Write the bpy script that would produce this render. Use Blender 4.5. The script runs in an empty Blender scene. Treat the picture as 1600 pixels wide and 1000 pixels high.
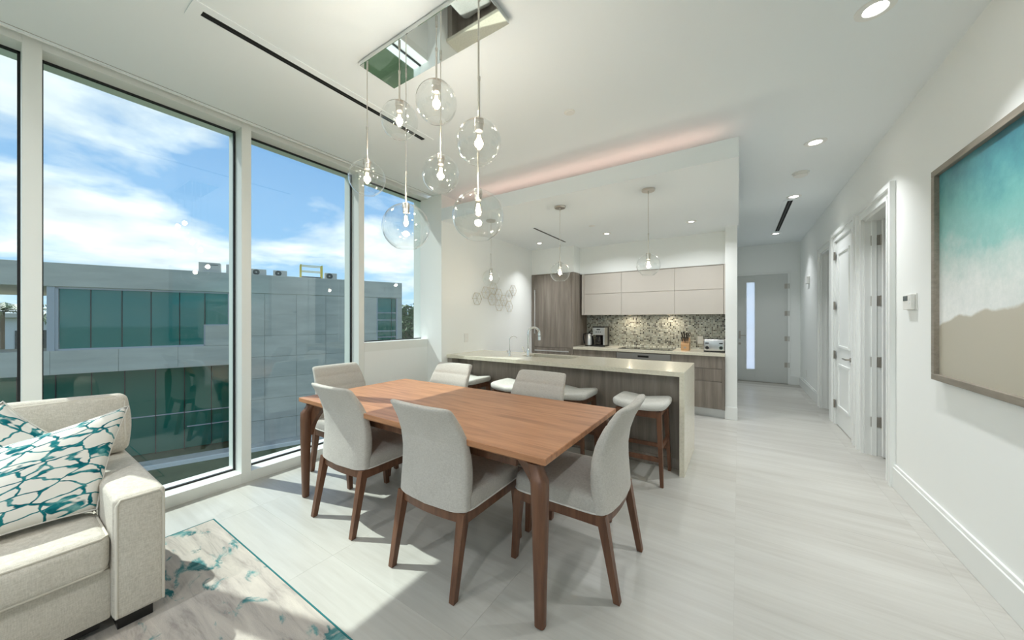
import bpy, bmesh, math, random
from math import sin, cos, pi, radians, sqrt
from mathutils import Vector, Matrix

S = bpy.context.scene
C = S.collection
random.seed(7)

# ------------------------------------------------------------------ camera, world, sun, exposure
cam_d = bpy.data.cameras.new('camera')
cam_d.sensor_width = 36.0
cam_d.lens = 540.08 / 1600 * 36.0
cam_d.shift_y = -1.35 / 1600
cam_d.clip_start = 0.02
cam_d.clip_end = 2000
cam = bpy.data.objects.new('camera', cam_d)
C.objects.link(cam)
cam.location = (0, 0, 1.36)
cam.rotation_euler = (pi / 2, 0, 0.5808)
S.camera = cam

S.view_settings.view_transform = 'Standard'
S.view_settings.look = 'None'
S.view_settings.gamma = 1
S.view_settings.exposure = 0.62
S.view_settings.use_curve_mapping = False
S.cycles.caustics_reflective = False
S.cycles.caustics_refractive = False
S.cycles.max_bounces = 14
S.cycles.diffuse_bounces = 7
S.cycles.transparent_max_bounces = 24
S.cycles.sample_clamp_indirect = 6.0
S.cycles.use_denoising = True

SUN_EL, SUN_AZ = radians(51.0), radians(16.7)
SUN_POWER = 3.4
SKY_POWER = 0.92

def build_world():
    w = bpy.data.worlds.new('sky')
    S.world = w
    w.use_nodes = True
    nt = w.node_tree
    nt.nodes.clear()
    N, L = nt.nodes.new, nt.links.new
    tc = N('ShaderNodeTexCoord')
    sep = N('ShaderNodeSeparateXYZ'); L(tc.outputs['Generated'], sep.inputs[0])
    # blue of the clear sky by height
    grad = N('ShaderNodeValToRGB'); L(sep.outputs['Z'], grad.inputs[0])
    e = grad.color_ramp.elements
    e[0].position = 0.0; e[0].color = (0.46, 0.66, 0.85, 1)
    e[1].position = 0.55; e[1].color = (0.15, 0.30, 0.60, 1)
    m = e.new(0.2); m.color = (0.27, 0.47, 0.75, 1)
    # clouds on a flat layer overhead
    zc = N('ShaderNodeMath'); zc.operation = 'MAXIMUM'; L(sep.outputs['Z'], zc.inputs[0]); zc.inputs[1].default_value = 0.0
    za = N('ShaderNodeMath'); za.operation = 'ADD'; L(zc.outputs[0], za.inputs[0]); za.inputs[1].default_value = 0.16
    dx = N('ShaderNodeMath'); dx.operation = 'DIVIDE'; L(sep.outputs['X'], dx.inputs[0]); L(za.outputs[0], dx.inputs[1])
    dy = N('ShaderNodeMath'); dy.operation = 'DIVIDE'; L(sep.outputs['Y'], dy.inputs[0]); L(za.outputs[0], dy.inputs[1])
    cb = N('ShaderNodeCombineXYZ'); L(dx.outputs[0], cb.inputs[0]); L(dy.outputs[0], cb.inputs[1]); cb.inputs[2].default_value = 4.3
    n1 = N('ShaderNodeTexNoise'); L(cb.outputs[0], n1.inputs['Vector'])
    n1.inputs['Scale'].default_value = 0.9; n1.inputs['Detail'].default_value = 9; n1.inputs['Roughness'].default_value = 0.56
    n1.inputs['Distortion'].default_value = 0.35
    cr = N('ShaderNodeValToRGB'); L(n1.outputs['Fac'], cr.inputs[0])
    cr.color_ramp.elements[0].position = 0.46; cr.color_ramp.elements[0].color = (0, 0, 0, 1)
    cr.color_ramp.elements[1].position = 0.60; cr.color_ramp.elements[1].color = (1, 1, 1, 1)
    n2 = N('ShaderNodeTexNoise'); L(cb.outputs[0], n2.inputs['Vector'])
    n2.inputs['Scale'].default_value = 3.1; n2.inputs['Detail'].default_value = 6
    cc = N('ShaderNodeValToRGB'); L(n2.outputs['Fac'], cc.inputs[0])
    cc.color_ramp.elements[0].position = 0.3; cc.color_ramp.elements[0].color = (0.62, 0.68, 0.76, 1)
    cc.color_ramp.elements[1].position = 0.62; cc.color_ramp.elements[1].color = (0.92, 0.94, 0.96, 1)
    mix = N('ShaderNodeMixRGB'); L(cr.outputs[0], mix.inputs[0]); L(grad.outputs[0], mix.inputs[1]); L(cc.outputs[0], mix.inputs[2])
    bg = N('ShaderNodeBackground'); L(mix.outputs[0], bg.inputs[0]); bg.inputs[1].default_value = SKY_POWER
    out = N('ShaderNodeOutputWorld'); L(bg.outputs[0], out.inputs[0])
build_world()

sun_d = bpy.data.lights.new('sun', 'SUN')
sun_d.energy = SUN_POWER
sun_d.angle = radians(0.6)
sun_d.color = (1.0, 0.985, 0.95)
sun = bpy.data.objects.new('sun', sun_d)
C.objects.link(sun)
_dir = Vector((cos(SUN_EL) * cos(SUN_AZ), cos(SUN_EL) * sin(SUN_AZ), -sin(SUN_EL)))
sun.rotation_euler = _dir.to_track_quat('-Z', 'Y').to_euler()
sun.location = (-10, -3, 14)

DOWNLIGHT_W = 6.3     # each recessed ceiling lamp
BULB_W = 3.2           # each bare bulb in a glass globe
COVE_W = 0.55          # pink led strip on the kitchen ceiling tray

# ------------------------------------------------------------------ materials
MATS = {}
def pm(name, col, rough=0.5, metal=0.0, spec=0.5, emit=None, estr=0.0):
    m = bpy.data.materials.new(name); m.use_nodes = True
    b = m.node_tree.nodes['Principled BSDF']
    b.inputs['Base Color'].default_value = (*col, 1)
    b.inputs['Roughness'].default_value = rough
    b.inputs['Metallic'].default_value = metal
    b.inputs['Specular IOR Level'].default_value = spec
    if emit:
        b.inputs['Emission Color'].default_value = (*emit, 1)
        b.inputs['Emission Strength'].default_value = estr
    MATS[name] = m
    return m

def ramp(nt, fac, stops):
    r = nt.nodes.new('ShaderNodeValToRGB')
    nt.links.new(fac, r.inputs[0])
    els = r.color_ramp.elements
    while len(els) > 1: els.remove(els[-1])
    els[0].position = stops[0][0]; els[0].color = (*stops[0][1], 1)
    for p, c in stops[1:]:
        q = els.new(p); q.color = (*c, 1)
    return r.outputs[0]

def coords(nt, kind='Object', scale=(1, 1, 1), rand=0.0, rot=(0, 0, 0)):
    if kind == 'World':
        v = nt.nodes.new('ShaderNodeNewGeometry').outputs['Position']
    else:
        v = nt.nodes.new('ShaderNodeTexCoord').outputs[kind]
    if rand:
        oi = nt.nodes.new('ShaderNodeObjectInfo')
        mu = nt.nodes.new('ShaderNodeMath'); mu.operation = 'MULTIPLY'; mu.inputs[1].default_value = rand
        nt.links.new(oi.outputs['Random'], mu.inputs[0])
        ad = nt.nodes.new('ShaderNodeVectorMath'); ad.operation = 'ADD'
        nt.links.new(v, ad.inputs[0]); nt.links.new(mu.outputs[0], ad.inputs[1])
        v = ad.outputs[0]
    mp = nt.nodes.new('ShaderNodeMapping')
    mp.inputs['Scale'].default_value = scale
    mp.inputs['Rotation'].default_value = rot
    nt.links.new(v, mp.inputs[0])
    return mp.outputs[0]

def noise(nt, vec, scale=1.0, detail=4, rough=0.55, dist=0.0, out='Fac'):
    n = nt.nodes.new('ShaderNodeTexNoise')
    nt.links.new(vec, n.inputs['Vector'])
    n.inputs['Scale'].default_value = scale; n.inputs['Detail'].default_value = detail
    n.inputs['Roughness'].default_value = rough; n.inputs['Distortion'].default_value = dist
    return n.outputs[out]

def bump(nt, h, strength, dist=0.002):
    b = nt.nodes.new('ShaderNodeBump'); b.inputs['Strength'].default_value = strength
    b.inputs['Distance'].default_value = dist
    nt.links.new(h, b.inputs['Height'])
    nt.links.new(b.outputs[0], nt.nodes['Principled BSDF'].inputs['Normal'])

def math_n(nt, op, a, b=None, clamp=False):
    m = nt.nodes.new('ShaderNodeMath'); m.operation = op; m.use_clamp = clamp
    for i, v in enumerate((a, b)):
        if v is None: continue
        if isinstance(v, (int, float)): m.inputs[i].default_value = v
        else: nt.links.new(v, m.inputs[i])
    return m.outputs[0]

def mixc(nt, fac, a, b, mode='MIX'):
    m = nt.nodes.new('ShaderNodeMixRGB'); m.blend_type = mode
    for i, v in enumerate((fac, a, b)):
        if isinstance(v, (int, float)): m.inputs[i].default_value = v
        elif isinstance(v, tuple): m.inputs[i].default_value = (*v, 1)
        else: nt.links.new(v, m.inputs[i])
    return m.outputs[0]

def basecol(m, out): m.node_tree.links.new(out, m.node_tree.nodes['Principled BSDF'].inputs['Base Color'])

def streak(name, stops, scale, rough=0.45, kind='Object', rand=0.0, detail=6, bstr=0.0, dist=0.0, spec=0.5, nscale=1.0):
    m = pm(name, stops[0][1], rough, spec=spec); nt = m.node_tree
    f = noise(nt, coords(nt, kind, scale, rand), nscale, detail, 0.6, dist)
    basecol(m, ramp(nt, f, stops))
    if bstr: bump(nt, f, bstr)
    return m

def fabric(name, c1, c2, scale=420, rough=0.9, bstr=0.5):
    m = pm(name, c1, rough, spec=0.15); nt = m.node_tree
    v = coords(nt, 'Object')
    n1 = noise(nt, coords(nt, 'Object', (scale, scale, scale * 0.18)), 1, 2)
    n2 = noise(nt, coords(nt, 'Object', (scale * 0.18, scale * 0.18, scale)), 1, 2)
    f = math_n(nt, 'MULTIPLY', math_n(nt, 'ADD', n1, n2), 0.5)
    big = noise(nt, v, 6, 3)
    f2 = math_n(nt, 'ADD', math_n(nt, 'MULTIPLY', f, 0.8), math_n(nt, 'MULTIPLY', big, 0.2))
    basecol(m, ramp(nt, f2, [(0.36, c2), (0.60, c1)]))
    bump(nt, f, bstr, 0.0015)
    b = nt.nodes['Principled BSDF']
    b.inputs['Sheen Weight'].default_value = 0.15
    return m

pm('paint', (0.87, 0.89, 0.875), 0.75, spec=0.2)
pm('ceiling_paint', (0.85, 0.89, 0.905), 0.85, spec=0.15)
pm('trim_white', (0.83, 0.85, 0.835), 0.4)
pm('frame_white', (0.80, 0.82, 0.79), 0.42)
pm('gasket', (0.006, 0.006, 0.007), 0.6)
pm('black', (0.008, 0.008, 0.008), 0.35)
pm('slot_dark', (0.01, 0.01, 0.01), 0.9)
pm('chrome', (0.86, 0.87, 0.87), 0.06, 1.0)
pm('mirror', (0.80, 0.82, 0.80), 0.02, 1.0)
pm('nickel', (0.62, 0.59, 0.54), 0.28, 1.0)
pm('steel', (0.60, 0.60, 0.60), 0.3, 1.0)
pm('hinge', (0.42, 0.39, 0.35), 0.38, 1.0)
pm('lens', (0.9, 0.9, 0.9), 0.3, emit=(1, 0.95, 0.87), estr=14.0)
pm('led_pink', (0.9, 0.7, 0.65), 0.4, emit=(1, 0.62, 0.50), estr=1.5)
pm('filament', (1, 0.8, 0.5), 0.4, emit=(1.0, 0.74, 0.42), estr=60.0)
pm('puck', (0.9, 0.8, 0.6), 0.4, emit=(1.0, 0.80, 0.5), estr=8.0)
pm('cabinet_beige', (0.56, 0.52, 0.47), 0.5)
pm('edge_taupe', (0.30, 0.27, 0.235), 0.5)
pm('plastic_white', (0.82, 0.82, 0.79), 0.4)
pm('cooktop_glass', (0.01, 0.01, 0.011), 0.05)
pm('lcd', (0.05, 0.07, 0.07), 0.2)
pm('knife_wood', (0.52, 0.30, 0.14), 0.5)
pm('hex_gold', (0.60, 0.53, 0.38), 0.35, 1.0)
pm('plinth', (0.62, 0.63, 0.62), 0.35, 0.6)
pm('rug_edge', (0.03, 0.16, 0.17), 0.9, spec=0.1)
pm('sofa_piping', (0.62, 0.58, 0.51), 0.9, spec=0.1)
pm('chair_piping', (0.72, 0.70, 0.66), 0.85, spec=0.1)
pm('yellow_paint', (0.72, 0.55, 0.08), 0.5)
pm('ac_beige', (0.50, 0.49, 0.44), 0.6)
pm('ac_dark', (0.06, 0.065, 0.06), 0.6)
pm('ext_white', (0.72, 0.72, 0.70), 0.7)
pm('ext_frame', (0.46, 0.47, 0.50), 0.5)
pm('trunk', (0.16, 0.12, 0.08), 0.9)
pm('dark_room', (0.55, 0.55, 0.53), 0.8)

def glassy(name, tint, ior=1.5, gain=1.0, rough=0.0):
    m = bpy.data.materials.new(name); m.use_nodes = True
    nt = m.node_tree; nt.nodes.clear(); N, L = nt.nodes.new, nt.links.new
    lw = N('ShaderNodeLayerWeight'); lw.inputs['Blend'].default_value = 0.5
    p5 = math_n(nt, 'POWER', lw.outputs['Facing'], 5.0)
    r0 = ((ior - 1) / (ior + 1)) ** 2
    g = math_n(nt, 'MULTIPLY', math_n(nt, 'ADD', math_n(nt, 'MULTIPLY', p5, 1 - r0), r0), gain, True)
    tr = N('ShaderNodeBsdfTransparent'); tr.inputs[0].default_value = (*tint, 1)
    gl = N('ShaderNodeBsdfGlossy'); gl.inputs['Roughness'].default_value = rough; gl.inputs[0].default_value = (1, 1, 1, 1)
    mx = N('ShaderNodeMixShader'); L(g, mx.inputs[0]); L(tr.outputs[0], mx.inputs[1]); L(gl.outputs[0], mx.inputs[2])
    o = N('ShaderNodeOutputMaterial'); L(mx.outputs[0], o.inputs[0])
    MATS[name] = m
    return m
glassy('window_glass', (0.935, 0.985, 0.965), 1.5)
glassy('globe_glass', (0.955, 0.965, 0.96), 1.5, 1.7)
glassy('bulb_glass', (0.98, 0.96, 0.92), 1.4)

def frosted():
    m = bpy.data.materials.new('frosted'); m.use_nodes = True
    nt = m.node_tree; nt.nodes.clear(); N, L = nt.nodes.new, nt.links.new
    tl = N('ShaderNodeBsdfTranslucent'); tl.inputs[0].default_value = (0.93, 0.95, 0.97, 1)
    gl = N('ShaderNodeBsdfGlossy'); gl.inputs['Roughness'].default_value = 0.3
    mx = N('ShaderNodeMixShader'); mx.inputs[0].default_value = 0.35
    tp = N('ShaderNodeBsdfTransparent'); tp.inputs[0].default_value = (0.96, 0.97, 0.98, 1)
    L(tl.outputs[0], mx.inputs[1]); L(tp.outputs[0], mx.inputs[2])
    o = N('ShaderNodeOutputMaterial'); L(mx.outputs[0], o.inputs[0]); MATS['frosted'] = m
frosted()

def build_materials():
    # porcelain floor tiles: pale greige with long veins along the room's width
    m = pm('floor_tile', (0.55, 0.53, 0.47), 0.32, spec=0.45); nt = m.node_tree
    rot = (0, 0, radians(4))
    a = noise(nt, coords(nt, 'World', (0.55, 5.5, 1), 9.0, rot), 1.0, 8, 0.62, 0.5)
    b = noise(nt, coords(nt, 'World', (1.6, 34, 1), 9.0, rot), 1.0, 5, 0.6, 0.3)
    f = math_n(nt, 'ADD', math_n(nt, 'MULTIPLY', a, 0.65), math_n(nt, 'MULTIPLY', b, 0.35))
    basecol(m, ramp(nt, f, [(0.30, (0.40, 0.385, 0.35)), (0.47, (0.475, 0.465, 0.43)), (0.62, (0.53, 0.525, 0.49))]))
    nt.links.new(ramp(nt, a, [(0.3, (0.40,) * 3), (0.7, (0.30,) * 3)]), nt.nodes['Principled BSDF'].inputs['Roughness'])
    pm('grout', (0.43, 0.42, 0.385), 0.8)
    # walnut-stained table and chair wood
    streak('table_wood', [(0.28, (0.29, 0.125, 0.058)), (0.5, (0.44, 0.205, 0.10)), (0.72, (0.54, 0.265, 0.135))], (2.2, 26, 26), 0.42, 'Object', 0.0, 8, 0.05, 0.6)
    streak('leg_wood', [(0.3, (0.085, 0.035, 0.018)), (0.55, (0.150, 0.066, 0.034)), (0.75, (0.190, 0.088, 0.048))], (30, 30, 2.5), 0.4, 'Object', 3.0, 6)
    # grey-brown oak laminate of the kitchen, upright grain
    streak('laminate', [(0.28, (0.135, 0.112, 0.092)), (0.5, (0.215, 0.185, 0.155)), (0.72, (0.295, 0.262, 0.225))], (16, 16, 1.1), 0.5, 'World', 2.0, 8, 0.04, 0.3)
    # cream quartz
    streak('quartz', [(0.3, (0.66, 0.62, 0.50)), (0.6, (0.74, 0.70, 0.58))], (60, 60, 60), 0.16, 'World', 0, 3)
    fabric('chair_fabric', (0.56, 0.535, 0.495), (0.43, 0.405, 0.37), 380)
    fabric('stool_fabric', (0.66, 0.655, 0.62), (0.52, 0.51, 0.48), 360)
    fabric('sofa_fabric', (0.64, 0.60, 0.535), (0.47, 0.435, 0.375), 300, 0.95, 0.7)
    # pillow: white cloth with a painted teal net
    m = pm('pillow_net', (0.8, 0.79, 0.75), 0.9, spec=0.1); nt = m.node_tree
    uv = nt.nodes.new('ShaderNodeUVMap'); uv.uv_map = 'UVMap'
    mp = nt.nodes.new('ShaderNodeMapping'); mp.inputs['Scale'].default_value = (4.6, 8.8, 1); mp.inputs['Rotation'].default_value = (0, 0, radians(-22))
    nt.links.new(uv.outputs[0], mp.inputs[0])
    wob = noise(nt, mp.outputs[0], 1.2, 2, out='Color')
    ad = nt.nodes.new('ShaderNodeMixRGB'); ad.blend_type = 'LINEAR_LIGHT'; ad.inputs[0].default_value = 0.22
    nt.links.new(mp.outputs[0], ad.inputs[1]); nt.links.new(wob, ad.inputs[2])
    vo = nt.nodes.new('ShaderNodeTexVoronoi'); vo.feature = 'DISTANCE_TO_EDGE'; vo.inputs['Scale'].default_value = 1.0
    vo.inputs['Randomness'].default_value = 0.72
    nt.links.new(ad.outputs[0], vo.inputs['Vector'])
    wv = noise(nt, mp.outputs[0], 2.2, 2)
    d = math_n(nt, 'SUBTRACT', vo.outputs['Distance'], math_n(nt, 'ADD', math_n(nt, 'MULTIPLY', wv, 0.055), 0.004))
    line = ramp(nt, d, [(0.0, (1, 1, 1)), (0.022, (0, 0, 0))])
    teal = ramp(nt, noise(nt, mp.outputs[0], 1.6, 4), [(0.35, (0.004, 0.10, 0.13)), (0.52, (0.015, 0.19, 0.215)), (0.68, (0.22, 0.44, 0.43))])
    basecol(m, mixc(nt, line, (0.76, 0.745, 0.70), teal))
    bump(nt, noise(nt, coords(nt, 'Object', (300, 300, 300)), 1, 2), 0.25, 0.001)
    # rug: worn cream with grey streaks and teal blotches
    m = pm('rug_pile', (0.6, 0.56, 0.5), 0.97, spec=0.05); nt = m.node_tree
    v = coords(nt, 'World', (2.0, 1.0, 1), 0, (0, 0, radians(35)))
    st = noise(nt, coords(nt, 'World', (3, 20, 1), 0, (0, 0, radians(-8))), 1, 7, 0.65, 0.6)
    base = ramp(nt, st, [(0.30, (0.30, 0.27, 0.25)), (0.46, (0.47, 0.43, 0.39)), (0.65, (0.56, 0.515, 0.46))])
    bl = noise(nt, coords(nt, 'World', (6.5, 11, 1), 0, (0, 0, radians(25))), 1, 6, 0.62, 0.5)
    big = noise(nt, coords(nt, 'World', (1.1, 1.1, 1)), 1.3, 2)
    bl2 = math_n(nt, 'ADD', math_n(nt, 'MULTIPLY', bl, 0.7), math_n(nt, 'MULTIPLY', big, 0.3))
    mask = ramp(nt, bl2, [(0.545, (0, 0, 0)), (0.60, (1, 1, 1))])
    tl = ramp(nt, noise(nt, v, 9, 5), [(0.35, (0.03, 0.13, 0.14)), (0.55, (0.13, 0.29, 0.29)), (0.7, (0.40, 0.46, 0.41))])
    basecol(m, mixc(nt, mask, base, tl))
    bump(nt, noise(nt, coords(nt, 'World', (500, 500, 500)), 1, 2), 0.6, 0.003)
    # mosaic backsplash: small stone squares, pale with dark ones strewn in
    m = pm('mosaic', (0.5, 0.5, 0.45), 0.25); nt = m.node_tree
    T = 1 / 0.0235
    v = coords(nt, 'World', (T, T, T))
    sp = nt.nodes.new('ShaderNodeSeparateXYZ'); nt.links.new(v, sp.inputs[0])
    fx, fz = math_n(nt, 'FRACT', sp.outputs[0]), math_n(nt, 'FRACT', sp.outputs[2])
    cx, cz = math_n(nt, 'FLOOR', sp.outputs[0]), math_n(nt, 'FLOOR', sp.outputs[2])
    cbn = nt.nodes.new('ShaderNodeCombineXYZ'); nt.links.new(cx, cbn.inputs[0]); nt.links.new(cz, cbn.inputs[1])
    wn = nt.nodes.new('ShaderNodeTexWhiteNoise'); wn.noise_dimensions = '2D'; nt.links.new(cbn.outputs[0], wn.inputs['Vector'])
    tile = nt.nodes.new('ShaderNodeValToRGB'); nt.links.new(wn.outputs['Value'], tile.inputs[0])
    tile.color_ramp.interpolation = 'CONSTANT'
    els = tile.color_ramp.elements
    els[0].position = 0; els[0].color = (0.015, 0.013, 0.012, 1)
    els[1].position = 0.09; els[1].color = (0.13, 0.115, 0.095, 1)
    for p, c in ((0.20, (0.30, 0.30, 0.25, 1)), (0.48, (0.46, 0.47, 0.41, 1)), (0.70, (0.38, 0.41, 0.38, 1)), (0.86, (0.60, 0.61, 0.55, 1))):
        q = els.new(p); q.color = c
    ex = math_n(nt, 'MINIMUM', fx, math_n(nt, 'SUBTRACT', 1.0, fx)); ez = math_n(nt, 'MINIMUM', fz, math_n(nt, 'SUBTRACT', 1.0, fz))
    ed = math_n(nt, 'MINIMUM', ex, ez)
    g = ramp(nt, ed, [(0.07, (1, 1, 1)), (0.10, (0, 0, 0))])
    basecol(m, mixc(nt, g, tile.outputs[0], (0.55, 0.56, 0.50)))
    # seaside photograph in the frame
    m = pm('sea_print', (0.4, 0.6, 0.6), 0.35); nt = m.node_tree
    v = coords(nt, 'World')
    sp = nt.nodes.new('ShaderNodeSeparateXYZ'); nt.links.new(v, sp.inputs[0])
    w1 = noise(nt, coords(nt, 'World', (2.2, 2.2, 2.2)), 1, 5, 0.55)
    w2 = noise(nt, coords(nt, 'World', (9, 9, 9)), 1, 7, 0.65)
    hh = math_n(nt, 'ADD', sp.outputs[2], math_n(nt, 'MULTIPLY', math_n(nt, 'SUBTRACT', w1, 0.5), 0.42))
    hh = math_n(nt, 'ADD', hh, math_n(nt, 'MULTIPLY', math_n(nt, 'SUBTRACT', sp.outputs[1], 2.9), -0.16))
    h2 = math_n(nt, 'ADD', hh, math_n(nt, 'MULTIPLY', math_n(nt, 'SUBTRACT', w2, 0.5), 0.30))
    water = ramp(nt, math_n(nt, 'MULTIPLY', math_n(nt, 'SUBTRACT', h2, 1.30), 1.0),
                 [(0.0, (0.92, 0.93, 0.91)), (0.12, (0.84, 0.86, 0.85)), (0.26, (0.76, 0.80, 0.78)), (0.42, (0.52, 0.66, 0.63)), (0.52, (0.27, 0.55, 0.52)), (0.72, (0.17, 0.46, 0.44)), (0.86, (0.085, 0.31, 0.34)), (1.0, (0.04, 0.18, 0.23))])
    sand = ramp(nt, hh, [(0.9, (0.46, 0.43, 0.35)), (1.0, (0.50, 0.47, 0.385))])
    edge = ramp(nt, math_n(nt, 'ADD', hh, math_n(nt, 'MULTIPLY', math_n(nt, 'SUBTRACT', w2, 0.5), 0.05)), [(0.0, (0, 0, 0)), (1.0, (1, 1, 1))])
    sc = noise(nt, coords(nt, 'World', (1, 3.4, 1.2)), 1, 1.5, 0.4)
    lobe = math_n(nt, 'ADD', math_n(nt, 'ADD', sp.outputs[2], math_n(nt, 'MULTIPLY', math_n(nt, 'SUBTRACT', sp.outputs[1], 2.9), 0.20)), math_n(nt, 'MULTIPLY', math_n(nt, 'SUBTRACT', sc, 0.5), 0.26))
    lobe = math_n(nt, 'ADD', lobe, math_n(nt, 'MULTIPLY', math_n(nt, 'SUBTRACT', w2, 0.5), 0.035))
    em = ramp(nt, math_n(nt, 'MULTIPLY', math_n(nt, 'SUBTRACT', lobe, 1.36), 10.0), [(0.30, (0, 0, 0)), (0.46, (1, 1, 1))])
    foam = noise(nt, coords(nt, 'World', (26, 26, 26)), 1, 8, 0.7)
    water = mixc(nt, 0.16, water, ramp(nt, foam, [(0.35, (0.35, 0.5, 0.5)), (0.65, (1, 1, 1))]), 'MULTIPLY')
    basecol(m, mixc(nt, em, sand, water))
    streak('art_frame', [(0.3, (0.20, 0.175, 0.14)), (0.7, (0.30, 0.265, 0.215))], (40, 4, 40), 0.45, 'World')
    # outdoors
    streak('concrete', [(0.3, (0.48, 0.46, 0.40)), (0.55, (0.57, 0.545, 0.475)), (0.75, (0.63, 0.605, 0.53))], (0.5, 0.5, 2.2), 0.85, 'Object', 6.0, 7)
    m = pm('teal_glass', (0.006, 0.19, 0.165), 0.03, spec=0.5)
    m = pm('green_glass', (0.008, 0.150, 0.105), 0.04, spec=0.6)
    streak('grass', [(0.3, (0.03, 0.055, 0.02)), (0.6, (0.06, 0.095, 0.04)), (0.8, (0.10, 0.135, 0.065))], (1.2, 1.2, 1.2), 0.95, 'World', 0, 9)
    streak('paving', [(0.3, (0.36, 0.36, 0.33)), (0.7, (0.48, 0.48, 0.45))], (2, 2, 2), 0.9, 'World')
    streak('leaf', [(0.3, (0.03, 0.075, 0.02)), (0.6, (0.075, 0.15, 0.038)), (0.8, (0.15, 0.23, 0.065))], (1.5, 1.5, 1.5), 0.6, 'World')
    streak('palm_leaf', [(0.3, (0.035, 0.085, 0.022)), (0.7, (0.10, 0.17, 0.05))], (3, 3, 3), 0.5, 'World')
build_materials()

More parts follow.
